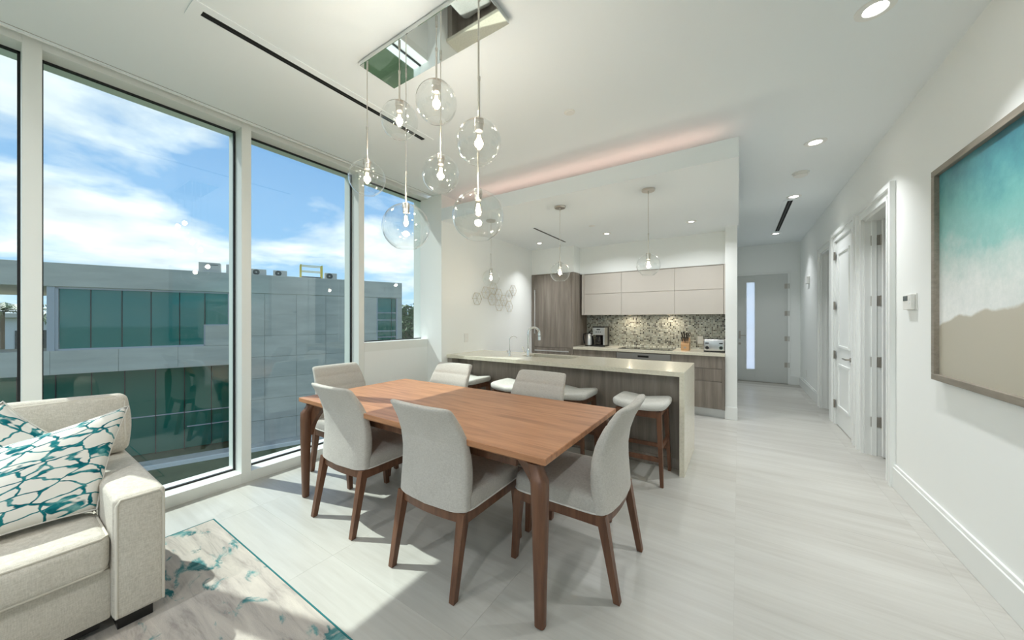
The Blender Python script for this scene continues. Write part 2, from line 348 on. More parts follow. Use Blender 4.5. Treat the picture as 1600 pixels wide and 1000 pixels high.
# ------------------------------------------------------------------ mesh helpers
class B:
    def __init__(self): self.bm = bmesh.new()
    def box(self, x0, x1, y0, y1, z0, z1, bev=0.0, seg=2):
        r = bmesh.ops.create_cube(self.bm, size=1.0)
        vs = r['verts']
        for v in vs:
            v.co = Vector(((x0 + x1) / 2 + v.co.x * (x1 - x0), (y0 + y1) / 2 + v.co.y * (y1 - y0), (z0 + z1) / 2 + v.co.z * (z1 - z0)))
        if bev > 0:
            es = list({e for v in vs for e in v.link_edges})
            bmesh.ops.bevel(self.bm, geom=es, offset=bev, segments=seg, affect='EDGES', profile=0.5)
        return self
    def ring_loft(self, rings, cap0=True, cap1=True, closed=True):
        vr = [[self.bm.verts.new(p) for p in r] for r in rings]
        n = len(rings[0])
        for a, b in zip(vr, vr[1:]):
            for i in range(n if closed else n - 1):
                j = (i + 1) % n
                self.bm.faces.new((a[i], a[j], b[j], b[i]))
        if cap0: self.bm.faces.new(list(reversed(vr[0])))
        if cap1: self.bm.faces.new(vr[-1])
        return self
    def cyl(self, p0, p1, r0, r1=None, n=16, cap=True):
        r1 = r0 if r1 is None else r1
        p0, p1 = Vector(p0), Vector(p1); d = (p1 - p0).normalized()
        u = d.orthogonal().normalized(); w = d.cross(u)
        ring = lambda p, r: [p + (u * cos(2 * pi * i / n) + w * sin(2 * pi * i / n)) * r for i in range(n)]
        return self.ring_loft([ring(p0, r0), ring(p1, r1)], cap, cap)
    def lathe(self, prof, c=(0, 0, 0), n=28, cap0=False, cap1=False):
        c = Vector(c)
        rings = [[c + Vector((r * cos(2 * pi * i / n), r * sin(2 * pi * i / n), z)) for i in range(n)] for r, z in prof]
        return self.ring_loft(rings, cap0, cap1)
    def tube(self, path, r, n=8, closed=False):
        P = [Vector(p) for p in path]; m = len(P)
        rings = []; u = None
        for i in range(m):
            a = P[(i - 1) % m] if (closed or i > 0) else P[i]
            b = P[(i + 1) % m] if (closed or i < m - 1) else P[i]
            d = (b - a).normalized()
            if u is None: u = d.orthogonal().normalized()
            u = (u - d * u.dot(d))
            u = u.normalized() if u.length > 1e-6 else d.orthogonal().normalized()
            w = d.cross(u)
            rings.append([P[i] + (u * cos(2 * pi * k / n) + w * sin(2 * pi * k / n)) * r for k in range(n)])
        if closed:
            vr = [[self.bm.verts.new(p) for p in q] for q in rings]
            # best rotational match for the closing ring
            last, first = rings[-1], rings[0]
            off = min(range(n), key=lambda o: sum((last[k] - first[(k + o) % n]).length for k in range(n)))
            for q in range(m):
                A, Bq = vr[q], vr[(q + 1) % m]
                o = off if q == m - 1 else 0
                for k in range(n):
                    self.bm.faces.new((A[k], A[(k + 1) % n], Bq[(k + 1 + o) % n], Bq[(k + o) % n]))
            return self
        return self.ring_loft(rings)
    def strip(self, path, half, z0, z1):
        """upright band of thickness 2*half that follows a plan path"""
        P = [Vector((p[0], p[1], 0)) for p in path]; m = len(P); rings = []
        for i in range(m):
            d = (P[min(i + 1, m - 1)] - P[max(i - 1, 0)]).normalized(); nrm = Vector((-d.y, d.x, 0))
            a, b = P[i] + nrm * half, P[i] - nrm * half
            rings.append([(a.x, a.y, z0), (b.x, b.y, z0), (b.x, b.y, z1), (a.x, a.y, z1)])
        return self.ring_loft(rings)
    def cushion(self, x0, x1, y0, y1, z0, z1, r=0.04, bulge=0.02, n=10):
        """soft box: rounded edges, swollen faces"""
        c = Vector(((x0 + x1) / 2, (y0 + y1) / 2, (z0 + z1) / 2)); h = Vector(((x1 - x0) / 2, (y1 - y0) / 2, (z1 - z0) / 2))
        def lin(hh):
            e = r / hh
            t = [-1, -1 + e * 0.3, -1 + e * 0.65] + [-1 + e + (2 - 2 * e) * i / n for i in range(n + 1)] + [1 - e * 0.65, 1 - e * 0.3, 1]
            return t
        L = [lin(h.x), lin(h.y), lin(h.z)]
        cache = {}
        def vert(p):
            key = tuple(round(q, 5) for q in p)
            if key in cache: return cache[key]
            q = Vector((p[0] * h.x, p[1] * h.y, p[2] * h.z))
            inner = Vector([max(-h[i] + r, min(h[i] - r, q[i])) for i in range(3)])
            d = q - inner
            if d.length > 1e-9: q = inner + d.normalized() * r
            for ax in range(3):
                o = [i for i in range(3) if i != ax]
                if abs(p[ax]) > 0.5:
                    q[ax] += math.copysign(bulge, p[ax]) * max(0, 1 - p[o[0]] ** 2) * max(0, 1 - p[o[1]] ** 2) * abs(p[ax])
            cache[key] = self.bm.verts.new(c + q); return cache[key]
        for ax in range(3):
            a, b = [(1, 2), (2, 0), (0, 1)][ax]
            for s in (-1, 1):
                for i in range(len(L[a]) - 1):
                    for j in range(len(L[b]) - 1):
                        q = []
                        for ii, jj in ((i, j), (i + 1, j), (i + 1, j + 1), (i, j + 1)):
                            p = [0, 0, 0]; p[ax] = s; p[a] = L[a][ii]; p[b] = L[b][jj]; q.append(vert(p))
                        if s < 0: q.reverse()
                        try: self.bm.faces.new(q)
                        except ValueError: pass
        return self
    def xform(self, M):
        bmesh.ops.transform(self.bm, matrix=M, verts=self.bm.verts); return self
    def obj(self, name, mat, parent=None, smooth=0, world=True, origin=None):
        me = bpy.data.meshes.new(name)
        off = Vector((0, 0, 0))
        if parent is not None and world:
            off = parent['_base'] if '_base' in parent else parent.location
            off = Vector(off)
        elif origin is not None: off = Vector(origin)
        if off.length: bmesh.ops.translate(self.bm, vec=-off, verts=self.bm.verts)
        bmesh.ops.recalc_face_normals(self.bm, faces=self.bm.faces)
        self.bm.to_mesh(me); self.bm.free()
        me.materials.append(MATS[mat] if isinstance(mat, str) else mat)
        if smooth:
            me.polygons.foreach_set('use_smooth', [True] * len(me.polygons))
            me.set_sharp_from_angle(angle=radians(smooth))
        o = bpy.data.objects.new(name, me); C.objects.link(o)
        if parent is not None: o.parent = parent
        elif origin is not None: o.location = origin
        return o

BASES = {}
def tag(o, label=None, cat=None, group=None, kind=None):
    if label: o['label'] = label
    if cat: o['category'] = cat
    if group: o['group'] = group
    if kind: o['kind'] = kind
    return o
def thing(name, label, cat, loc=(0, 0, 0), rz=0.0, group=None, kind=None):
    o = bpy.data.objects.new(name, None); C.objects.link(o)
    o.empty_display_size = 0.1
    o.location = loc; o.rotation_euler = (0, 0, rz)
    return tag(o, label, cat, group, kind)
def struct(o, label=None):
    return tag(o, label, None, None, 'structure')
def sub(o, part_parent):
    """make o a child of a mesh part whose own origin sits at its parent's base"""
    o.parent = part_parent
    return o
def kids(o): return [c for c in bpy.data.objects if c.parent == o]
def copy_tree(o, parent=None, table=None):
    table = table if table is not None else {}
    if not table:
        for c in bpy.data.objects:
            if c.parent: table.setdefault(c.parent.name, []).append(c)
    c = o.copy(); C.objects.link(c)
    if parent is not None: c.parent = parent
    for ch in table.get(o.name, []): copy_tree(ch, c, table)
    return c
def rrect(a, b, e=6.0, n=40):
    pts = []
    for i in range(n):
        t = 2 * pi * i / n
        cx, sy = cos(t), sin(t)
        pts.append((a * math.copysign(abs(cx) ** (2 / e), cx), b * math.copysign(abs(sy) ** (2 / e), sy)))
    return pts
def area_light(name, loc, size, power, color, parent=None, rot=(0, 0, 0), size_y=None, spread=180):
    d = bpy.data.lights.new(name, 'AREA'); d.energy = power; d.color = color
    d.shape = 'RECTANGLE' if size_y else 'DISK'; d.size = size
    if size_y: d.size_y = size_y
    d.spread = radians(spread)
    o = bpy.data.objects.new(name, d); C.objects.link(o); o.rotation_euler = rot
    if parent is not None:
        o.parent = parent; o.location = Vector(loc) - parent.location
    else: o.location = loc
    return o

# ================================================================== the room
CEIL = 2.96; KCEIL = 2.62
XR = 1.06; XW = -3.43; XG = -3.57; XK = -3.18
YB = -4.2; YH = 9.2; YK = 6.13

def build_shell():
    # floor and its tiles
    fl = struct(B().box(-3.43, 1.20, YB, YH + 0.15, -0.30, -0.0008).obj('floor', 'grout'), 'pale greige porcelain tiled floor')
    sx, sy, g = 0.9675, 1.935, 0.0004
    xs = [-0.02 + sx * i for i in range(-4, 3)]; ys = [1.098 + sy * j for j in range(-3, 5)]
    for i, x in enumerate(xs[:-1]):
        for j, y in enumerate(ys[:-1]):
            x0, x1 = max(x, -3.43), min(x + sx, 1.20); y0, y1 = max(y, YB), min(y + sy, YH + 0.1)
            if x1 - x0 < 0.01 or y1 - y0 < 0.01: continue
            t = B().box(x0 + g, x1 - g, y0 + g, y1 - g, -0.010, 0.0).obj('tile', 'floor_tile', fl)
    # ceilings
    c = struct(B().box(-3.34, 1.20, YB, YH + 0.15, CEIL, CEIL + 0.14).obj('ceiling', 'ceiling_paint'), 'flat white plaster ceiling')
    B().box(-3.352, -3.342, YB, 3.2, CEIL - 0.006, CEIL + 0.10).obj('shade_pocket_edge', 'trim_white', c)
    B().box(-3.315, -3.311, YB, 3.2, CEIL - 0.0015, CEIL + 0.001).obj('bead', 'edge_taupe', c)
    B().box(-3.70, -3.34, YB, 3.2, 3.10, 3.2).obj('pocket_top', 'ceiling_paint', c)
    k = struct(B().box(XK, 0.0, 3.2, 5.56, KCEIL, 2.775).box(XK, -0.158, 5.561, YK, KCEIL, 2.775).obj('ceiling_kitchen', 'ceiling_paint'), 'lowered ceiling tray over the kitchen')
    led = B().box(-3.05, -0.10, 3.42, 3.445, 2.775, 2.787).obj('led_strip', 'led_pink', k)
    area_light('cove_light', (-1.57, 3.432, 2.79), 2.9, COVE_W, (1.0, 0.66, 0.52), k, (pi, 0, 0), 0.02)
    # walls
    struct(B().box(XW - 0.27, XW, 2.278, 3.6, 0.0, 1.0).obj('wall_window_low', 'paint'), 'low white wall under the last window')
    struct(B().box(XW - 0.27, XK, 3.2, YK + 0.15, 0.0, CEIL).obj('wall_kitchen_left', 'paint'), 'white kitchen side wall')
    struct(B().box(XW, -0.17, YK, YK + 0.15, 0.0, CEIL)
           .obj('wall_kitchen_back', 'paint'), 'white kitchen back wall')
    struct(B().box(XK, -2.357, 5.52, YK, 2.17, KCEIL).obj('wall_fascia_tall', 'paint'), 'white fascia above the refrigerator')
    struct(B().box(-2.357, -0.16, 5.79, YK, 2.15, KCEIL).obj('wall_fascia', 'paint'), 'white fascia above the wall cabinets')
    struct(B().box(-0.155, -0.02, 5.54, 6.28, 0, CEIL).box(-0.155, -0.06, 6.28, YH + 0.15, 0, CEIL).obj('wall_hall_left', 'paint'), 'white hall wall end beside the kitchen')
    struct(B().box(-0.16, -0.015, 5.52, 5.54, 0, 0.17, 0.004).obj('baseboard_column', 'trim_white'))
    # hall end wall with the door opening
    struct(B().box(-0.06, 0.0 - 0.05, YH, YH + 0.15, 0, CEIL).box(0.85, 1.2, YH, YH + 0.15, 0, CEIL).box(-0.05, 0.85, YH, YH + 0.15, 2.32, CEIL).obj('wall_hall_end', 'paint'), 'white wall at the end of the hall')
    struct(B().box(0.90, XR, YH - 0.02, YH, 0, 0.17, 0.004).obj('baseboard_hall_end', 'trim_white'))
    # right wall with three door openings
    D = [(4.17, 4.89), (5.24, 6.07), (6.37, 7.02)]
    w = B(); y = YB
    for a, b in D:
        w.box(XR, XR + 0.14, y, a, 0, CEIL); w.box(XR, XR + 0.14, a, b, 2.36, CEIL); y = b
    w.box(XR, XR + 0.14, y, YH + 0.15, 0, CEIL)
    struct(w.obj('wall_right', 'paint'), 'long cream white wall on the right')
    for nm, a, b in (('baseboard_right', YB, 4.03), ('baseboard_hall', 7.16, YH)):
        struct(B().box(XR - 0.022, XR, a, b, 0, 0.165, 0.003).box(XR - 0.014, XR, a, b, 0.165, 0.19, 0.004).obj(nm, 'trim_white'), 'tall white baseboard along the right wall' if nm == 'baseboard_right' else 'white baseboard in the hall')
    # rooms behind the right wall doors
    struct(B().box(3.4, 3.5, 3.2, 8.4, 0, CEIL).box(1.2, 3.4, 3.2, 3.3, 0, CEIL).box(1.2, 3.4, 8.3, 8.4, 0, CEIL).box(1.2, 3.4, 5.62, 5.70, 0, CEIL)
           .box(1.2, 3.4, 3.2, 8.4, CEIL, CEIL + 0.1).obj('wall_side_rooms', 'dark_room'), 'walls of the rooms behind the doors')
    struct(B().box(1.2, 3.4, 3.2, 8.4, -0.3, 0.0).obj('floor_side_rooms', 'grout'))
    struct(B().box(-3.0, 4.0, YH + 0.15, YH + 5.5, -0.3, -0.01).obj('floor_bounce', 'ext_white'), 'added pale slab bouncing sunlight to the front door glass')  # pale floor added to bounce sunlight into the frosted door strip
    struct(B().box(-3.0, 4.0, YH + 5.3, YH + 5.5, -0.3, 1.0).obj('wall_bounce', 'ext_white'), 'added low white wall at the end of the bounce slab')  # white wall added to throw more light back at the door strip
    # unseen living room end behind the camera, its glazing added for more daylight
    struct(B().box(-3.7, -2.9, YB - 0.2, YB, 0, CEIL).box(0.9, 1.2, YB - 0.2, YB, 0, CEIL).box(-2.9, 0.9, YB - 0.2, YB, 2.85, CEIL)
           .box(-2.9, 0.9, YB - 0.2, YB, -0.3, 0.05).obj('wall_rear', 'paint'), 'white end wall of the living area')
build_shell()

def build_windows():
    """floor to ceiling glazing: bays between slim white mullions"""
    top, bot = 2.945, 0.085
    mull = [(-3.96, -3.89), (-2.94, -2.87), (-1.92, -1.85), (-0.90, -0.83), (0.114, 0.184), (1.16, 1.228), (2.212, 2.278)]
    for i, (a, b) in enumerate(mull):
        if i == 0: a = YB
        struct(B().box(XG - 0.13, XW, a, b, 0, 3.10, 0.002, 1).obj('trim_%d' % (i + 1), 'frame_white'), 'white window mullion' if i >= 4 else 'white mullion of the living area windows')
    bays = [(mull[i][1], mull[i + 1][0]) for i in range(6)] + [(2.278, 3.254)]
    order = [3, 4, 5, 6, 2, 1, 0]
    names = {3: 'window_1', 4: 'window_2', 5: 'window_3', 6: 'window_4', 2: 'window_5', 1: 'window_6', 0: 'window_7'}
    labels = {3: 'tall window bay cut by the left edge above the pillows', 4: 'wide tall window bay behind the sofa', 5: 'tall window bay left of the dining table end', 6: 'shorter window above the low white wall'}
    for i in order:
        y0, y1 = bays[i]; zb = 1.10 if i == 6 else bot
        w = thing(names[i], labels.get(i), None, ((XG), (y0 + y1) / 2, 0), kind='structure')
        f = B().box(XG - 0.13, XW, y0, y1, top, 3.10).box(XG - 0.13, XW, y0, y1, (1.0 if i == 6 else 0.0), zb)
        if i == 6: f.box(XG - 0.13, XW, y1, 3.2 + 0.1, 1.0, 3.10)
        f.obj('frame', 'frame_white', w)
        t = 0.011
        B().box(XG - 0.012, XG + 0.012, y0, y0 + t, zb, top).box(XG - 0.012, XG + 0.012, y1 - t, y1, zb, top)\
           .box(XG - 0.012, XG + 0.012, y0, y1, zb, zb + t).box(XG - 0.012, XG + 0.012, y0, y1, top - t, top).obj('gasket', 'gasket', w)
        B().box(XG - 0.004, XG + 0.004, y0 + t, y1 - t, zb + t, top - t).obj('pane', 'window_glass', w)
    w = thing('window_rear_added', None, None, (-1.0, YB - 0.1, 0), kind='structure')  # rear glazing out of view, added to let in more daylight
    fb = B()
    for x in (-2.9, -1.66, -0.42, 0.82): fb.box(x, x + 0.08, YB - 0.16, YB - 0.04, 0.05, 2.85)
    fb.obj('frame', 'frame_white', w)
    for x in (-2.82, -1.58, -0.34): B().box(x, x + 1.16, YB - 0.104, YB - 0.096, 0.05, 2.85).obj('pane', 'window_glass', w)
    # our own outside wall below the windows
    struct(B().box(-3.70, -3.43, YB - 0.2, 6.3, -4.9, 0.0).box(-3.70, 1.2, YB - 0.2, YB, -4.9, -0.3).obj('wall_outside', 'ext_white'), 'outside wall under the windows')
build_windows()

def hinge(parent, x, y, z, facing):
    b = B()
    if facing == 'y':   # plate lies on a face that looks towards -y
        b.box(x - 0.045, x + 0.025, y - 0.004, y, z - 0.05, z + 0.05).cyl((x + 0.028, y - 0.006, z - 0.052), (x + 0.028, y - 0.006, z + 0.052), 0.007)
    else:
        b.box(x - 0.004, x, y - 0.03, y + 0.03, z - 0.05, z + 0.05).cyl((x - 0.008, y, z - 0.052), (x - 0.008, y, z + 0.052), 0.008)
    return b.obj('hinge', 'hinge', parent, 40)

def casing(parent, y0, y1, w, top=2.36, h=None, x=XR):
    zt = top + w * 0.86; i = 0.002
    c = B()
    for a, b in ((y0 - w + i, y0 - i), (y1 + i, y1 + w - i)): c.box(x - 0.014, x - 0.0005, a, b, 0, zt - i)
    c.box(x - 0.0135, x - 0.0005, y0 - 0.01, y1 + 0.01, top + i, zt - i)
    k, q = w * 0.30, 0.026   # raised outer band and a bead at the inner edge
    c.box(x - 0.036, x - 0.001, y0 - w, y0 - w + k, 0, zt - k - 0.0005).box(x - 0.036, x - 0.001, y1 + w - k, y1 + w, 0, zt - k - 0.0005).box(x - 0.0365, x - 0.0015, y0 - w - 0.001, y1 + w + 0.001, zt - k, zt)
    c.box(x - 0.024, x - 0.001, y0 - q, y0 + 0.001, 0, top + 0.0005).box(x - 0.024, x - 0.001, y1 - 0.001, y1 + q, 0, top + 0.0005).box(x - 0.0245, x - 0.0015, y0 - q + 0.001, y1 + q - 0.001, top + 0.001, top + q)
    c.obj('casing', 'trim_white', parent)
    B().box(x, x + 0.14, y0, y0 + 0.018, 0, top).box(x, x + 0.14, y1 - 0.018, y1, 0, top).box(x, x + 0.14, y0, y1, top - 0.018, top)\
       .box(x + 0.05, x + 0.085, y1 - 0.032, y1 - 0.018, 0, top - 0.018).box(x + 0.05, x + 0.085, y0 + 0.018, y0 + 0.032, 0, top - 0.018).obj('jamb', 'trim_white', parent)

def lever(parent, x, y, z, along, out):
    """rose plus lever; along = direction the lever points in y, out = -1 sticks out to -x"""
    b = B()
    b.cyl((x, y, z), (x + out * 0.012, y, z), 0.026, n=20).cyl((x, y, z), (x + out * 0.05, y, z), 0.009)
    b.cyl((x + out * 0.05, y, z), (x + out * 0.05, y + along * 0.13, z), 0.008)
    return b.obj('handle', 'hinge', parent, 40)

def build_doors():
    d = thing('door_1', 'nearest doorway on the right with its door standing open', None, (XR, 4.53, 0), kind='structure')
    casing(d, 4.17, 4.89, 0.14)
    lf = B().box(1.175, 1.93, 4.80, 4.842, 0.01, 2.34, 0.002).obj('leaf', 'trim_white', d)
    for z in (2.147, 1.542, 0.931, 0.333): hinge(d, 1.15, 4.872, z, 'y')
    d = thing('door_2', 'closed white panel door in the right wall', None, (XR, 5.65, 0), kind='structure')
    casing(d, 5.24, 6.07, 0.14)
    def panel(b, z0, z1):
        b.box(XR - 0.010, XR + 0.03, 5.40, 5.91, z0, z1, 0.006)
    b = B().box(XR - 0.004, XR + 0.036, 5.255, 6.055, 0.01, 2.345, 0.002)
    lf = b.obj('leaf', 'trim_white', d)
    for z0, z1 in ((0.25, 0.80), (1.0, 2.2)):
        p = B()
        for a, bb, c0, c1 in ((5.39, 5.92, z0, z0 + 0.03), (5.39, 5.92, z1 - 0.03, z1), (5.39, 5.42, z0 + 0.031, z1 - 0.031), (5.89, 5.92, z0 + 0.031, z1 - 0.031)):
            p.box(XR - 0.018, XR, a, bb, c0, c1, 0.004)
        p.obj('panel_moulding', 'trim_white', d)
    for z in (2.177, 1.535, 0.9, 0.266): hinge(d, XR - 0.016, 6.055, z, 'x')
    lever(d, XR - 0.004, 5.33, 0.90, 1, -1)
    d = thing('door_3', 'farthest doorway on the right, standing open', None, (XR, 6.67, 0), kind='structure')
    casing(d, 6.37, 7.02, 0.14)
    B().box(1.11, 1.15, 6.998, 7.002, 0.92, 1.02).obj('strike_plate', 'hinge', d)
    B().box(1.22, 1.86, 6.395, 6.435, 0.01, 2.34, 0.002).obj('leaf', 'trim_white', d)
    # front door at the end of the hall
    d = thing('door_4', 'grey front door with a narrow frosted glass strip', None, (0.4, YH, 0), kind='structure')
    b = B()
    b.box(-0.055, 0.14, YH - 0.01, YH + 0.035, 0.012, 2.315, 0.002).box(0.29, 0.852, YH - 0.01, YH + 0.035, 0.012, 2.315, 0.002)
    b.box(0.14, 0.29, YH - 0.01, YH + 0.035, 0.012, 0.27, 0.001).box(0.14, 0.29, YH - 0.01, YH + 0.035, 2.165, 2.315, 0.001)
    b.obj('leaf', pm('door_grey', (0.60, 0.62, 0.60), 0.45), d)
    B().box(0.14, 0.29, YH + 0.010, YH + 0.012, 0.27, 2.165).obj('glass_strip', 'frosted', d)
    B().box(0.115, 0.14, YH - 0.018, YH - 0.008, 0.245, 2.19).box(0.29, 0.315, YH - 0.018, YH - 0.008, 0.245, 2.19)\
       .box(0.14, 0.29, YH - 0.018, YH - 0.008, 0.245, 0.27).box(0.14, 0.29, YH - 0.018, YH - 0.008, 2.165, 2.19).obj('glass_bead', 'door_grey', d)
    B().box(0.853, 0.90, YH - 0.02, YH, 0, 2.316, 0.003).box(-0.055, 0.90, YH - 0.02, YH, 2.317, 2.365, 0.003).obj('casing', 'trim_white', d)
    for z in (2.05, 1.48, 0.95, 0.40): hinge(d, 0.845, YH - 0.012, z, 'y')
    b = B().box(0.0, 0.035, YH - 0.018, YH - 0.01, 0.93, 1.10, 0.002)
    b.cyl((0.017, YH - 0.01, 1.0), (0.017, YH - 0.06, 1.0), 0.009).cyl((0.017, YH - 0.06, 1.0), (0.13, YH - 0.06, 1.0), 0.008)
    b.obj('handle', 'hinge', d, 40)
    B().cyl((0.017, YH - 0.01, 0.82), (0.017, YH - 0.022, 0.82), 0.025).obj('deadbolt', 'hinge', d, 40)
    B().box(-0.055, 0.855, YH - 0.03, YH + 0.04, 0.0, 0.012).obj('threshold', 'hinge', d)
build_doors()

# ================================================================== ceiling fittings
def slot_diffuser(name, label, x, y0, y1, z, w=0.045, flange=0.05, slots=1):
    t = thing(name, label, 'air vent', (x, (y0 + y1) / 2, z))
    b = B()
    f = flange
    b.box(x - w / 2 - f, x - w / 2, y0 - f, y1 + f, z - 0.004, z + 0.002).box(x + w / 2, x + w / 2 + f, y0 - f, y1 + f, z - 0.004, z + 0.002)
    b.box(x - w / 2, x + w / 2, y0 - f, y0, z - 0.004, z + 0.002).box(x - w / 2, x + w / 2, y1, y1 + f, z - 0.004, z + 0.002)
    b.obj('flange', 'ceiling_paint', t)
    B().box(x - w / 2, x + w / 2, y0, y1, z - 0.0015, z + 0.002).obj('slot', 'slot_dark', t)
    B().box(x - 0.003, x + 0.003, y0, y1, z - 0.004, z - 0.001).obj('blade', 'black', t)
    return t
slot_diffuser('linear_vent', 'long black linear slot vent in the ceiling beside the windows', -2.346, 0.62, 2.14, CEIL)
slot_diffuser('linear_vent', 'short black linear slot vent in the hall ceiling', 0.58, 5.95, 7.90, CEIL, 0.06, 0.05)
slot_diffuser('linear_vent', 'thin black linear slot vent in the lowered kitchen ceiling', -2.367, 4.15, 5.20, KCEIL, 0.035, 0.01)

def downlight(label, x, y, z, power, r=0.046, group='recessed ceiling downlights', spread=96):
    t = thing('downlight', label, 'downlight', (x, y, z), group=group)
    B().lathe([(r + 0.035, z + 0.001), (r + 0.034, z - 0.004), (r + 0.004, z - 0.006), (r, z - 0.002)], (x, y, 0), 28).obj('trim_ring', 'plastic_white', t, 30)
    B().lathe([(r, z - 0.0015), (r * 0.5, z - 0.0025), (0.001, z - 0.003)], (x, y, 0), 24, cap1=True).obj('lens', 'lens', t, 30)
    area_light('downlight_lamp', (x, y, z - 0.012), r * 1.6, power, (0.965, 0.985, 1.0), t, (0, 0, 0), None, spread)
    return t
downlight('recessed downlight nearest the framed sea picture, at the top edge', 0.588, 2.514, CEIL, DOWNLIGHT_W * 0.9, spread=84)
downlight('recessed downlight in front of the smoke detector', 0.578, 4.116, CEIL, DOWNLIGHT_W)
downlight('recessed downlight at the near end of the hall vent', 0.600, 5.79, CEIL, DOWNLIGHT_W * 0.7)
downlight('recessed downlight at the far end of the hall vent', 0.576, 8.112, CEIL, DOWNLIGHT_W * 0.55)
downlight('small kitchen downlight over the drawer unit and toaster', -0.514, 4.995, KCEIL, DOWNLIGHT_W * 1.05, 0.030, spread=150)
downlight('small kitchen downlight in front of the middle wall cabinets', -1.627, 5.022, KCEIL, DOWNLIGHT_W * 1.05, 0.030, spread=150)
downlight('small kitchen downlight in front of the tall wood refrigerator', -2.765, 5.045, KCEIL, DOWNLIGHT_W * 0.5, 0.030, spread=90)
for x, y, lb in ((-0.45, -0.9, 'added unseen fill downlight just behind the camera'), (-0.45, -2.8, 'added unseen fill downlight near the glazed end wall'),
                 (-2.2, -0.9, 'added unseen fill downlight above the sofa'), (-2.2, -2.8, 'added unseen fill downlight in the far sofa corner')):
    downlight(lb, x, y, CEIL, DOWNLIGHT_W * 1.9, spread=170)  # downlights added out of view behind the camera as fill light

def small_ceiling_things():
    t = thing('smoke_detector', 'round white smoke detector on the hall ceiling', 'smoke detector', (0.565, 4.891, CEIL))
    B().lathe([(0.075, CEIL), (0.075, CEIL - 0.012)], (0.565, 4.891, 0), 28, cap1=True).obj('base', 'plastic_white', t, 30)
    B().lathe([(0.062, CEIL - 0.012), (0.060, CEIL - 0.034), (0.045, CEIL - 0.042)], (0.565, 4.891, 0), 28, cap1=True).obj('cover', 'plastic_white', t, 30)
    for nm, lb, x, y, z in (('sprinkler_cover', 'small round sprinkler cover on the main ceiling', -1.093, 2.476, CEIL), ('sprinkler_cover', 'small round sprinkler cover on the lowered kitchen ceiling', -1.66, 4.50, KCEIL)):
        t = thing(nm, lb, 'sprinkler', (x, y, z))
        B().lathe([(0.042, z), (0.042, z - 0.004)], (x, y, 0), 24, cap1=True).obj('plate', 'plastic_white', t, 30)
        B().lathe([(0.030, z - 0.004), (0.028, z - 0.009)], (x, y, 0), 24, cap1=True).obj('cap', 'plastic_white', t, 30)
small_ceiling_things()

# ------------------------------------------------------------------ glass globes
def globe_parts(parent, R, zc, zt, cord_mat='nickel', stem=0.2, open_r=0.42, x=0.0, y=0.0, watt=BULB_W):
    """hanging globe in local coordinates: zc globe centre, zt cord top. returns the rod part"""
    zn = zc + R * 0.97
    rod = B().cyl((x, y, zn + 0.01), (x, y, zn + stem), 0.0052, n=10)
    rod.cyl((x, y, zn + stem - 0.004), (x, y, zn + stem + 0.012), 0.007, n=10)
    if zt > zn + stem: rod.cyl((x, y, zn + stem), (x, y, zt), 0.0026, n=8)
    rod.cyl((x, y, zt - 0.03), (x, y, zt), 0.0065, n=10)
    rod = rod.obj('drop_rod', 'nickel', parent, 40, world=False)
    B().lathe([(0.0065, zn + 0.012), (0.021, zn + 0.010), (0.023, zn), (0.023, zn - 0.020), (0.020, zn - 0.022), (0.020, zn - 0.05), (0.017, zn - 0.053)], (x, y, 0), 20, True, True).obj('socket', 'nickel', rod, 40, world=False)
    th0 = 0.22; th1 = pi - math.asin(open_r)
    prof = [(R * sin(th0 + (th1 - th0) * i / 26), zc + R * cos(th0 + (th1 - th0) * i / 26)) for i in range(27)]
    r_, z_ = prof[-1]
    prof += [(r_ - 0.002, z_ - 0.002), (r_ - 0.004, z_ + 0.001)]
    B().lathe(prof, (x, y, 0), 40).obj('globe', 'globe_glass', rod, 60, world=False)
    zb = zn - 0.053
    B().lathe([(0.012, zb), (0.016, zb - 0.02), (0.024, zb - 0.05), (0.0235, zb - 0.068), (0.015, zb - 0.086), (0.002, zb - 0.092)], (x, y, 0), 18, False, True).obj('bulb', 'bulb_glass', rod, 60, world=False)
    f = B()
    for k in range(4):
        a = k * pi / 2
        f.cyl((x + 0.006 * cos(a), y + 0.006 * sin(a), zb - 0.02), (x + 0.009 * cos(a), y + 0.009 * sin(a), zb - 0.062), 0.0028, n=6)
    f.obj('filament', 'filament', rod, 40, world=False)
    d = bpy.data.lights.new('bulb_light', 'POINT'); d.energy = watt; d.color = (1.0, 0.95, 0.88); d.shadow_soft_size = 0.02
    pl = bpy.data.objects.new('bulb_light', d); C.objects.link(pl); pl.parent = rod; pl.location = (x, y, zb - 0.045)
    return rod

def build_chandelier():
    t = thing('chandelier', 'seven clear glass globes hanging from a mirrored ceiling plate', 'chandelier', (-1.495, 1.40, CEIL))
    L = lambda x, y: (x + 1.495, y - 1.40)
    x0, y0 = L(-1.965, 1.272); x1, y1 = L(-1.02, 1.53)
    B().box(x0, x1, y0, y1, -0.030, 0.0, 0.002, 1).obj('canopy_plate', 'mirror', t, 30, world=False)
    G = [(-1.922, 1.296, 2.232, 0.108), (-1.625, 1.301, 2.498, 0.105), (-1.335, 1.307, 2.504, 0.108), (-1.052, 1.312, 2.217, 0.108),
         (-1.777, 1.474, 1.947, 0.147), (-1.483, 1.487, 2.223, 0.110), (-1.211, 1.503, 1.934, 0.142)]
    for x, y, z, r in G:
        lx, ly = L(x, y)
        globe_parts(t, r, z - CEIL, -0.028, stem=0.20 if z < 2.4 else 0.17, x=lx, y=ly, open_r=0.46)
build_chandelier()

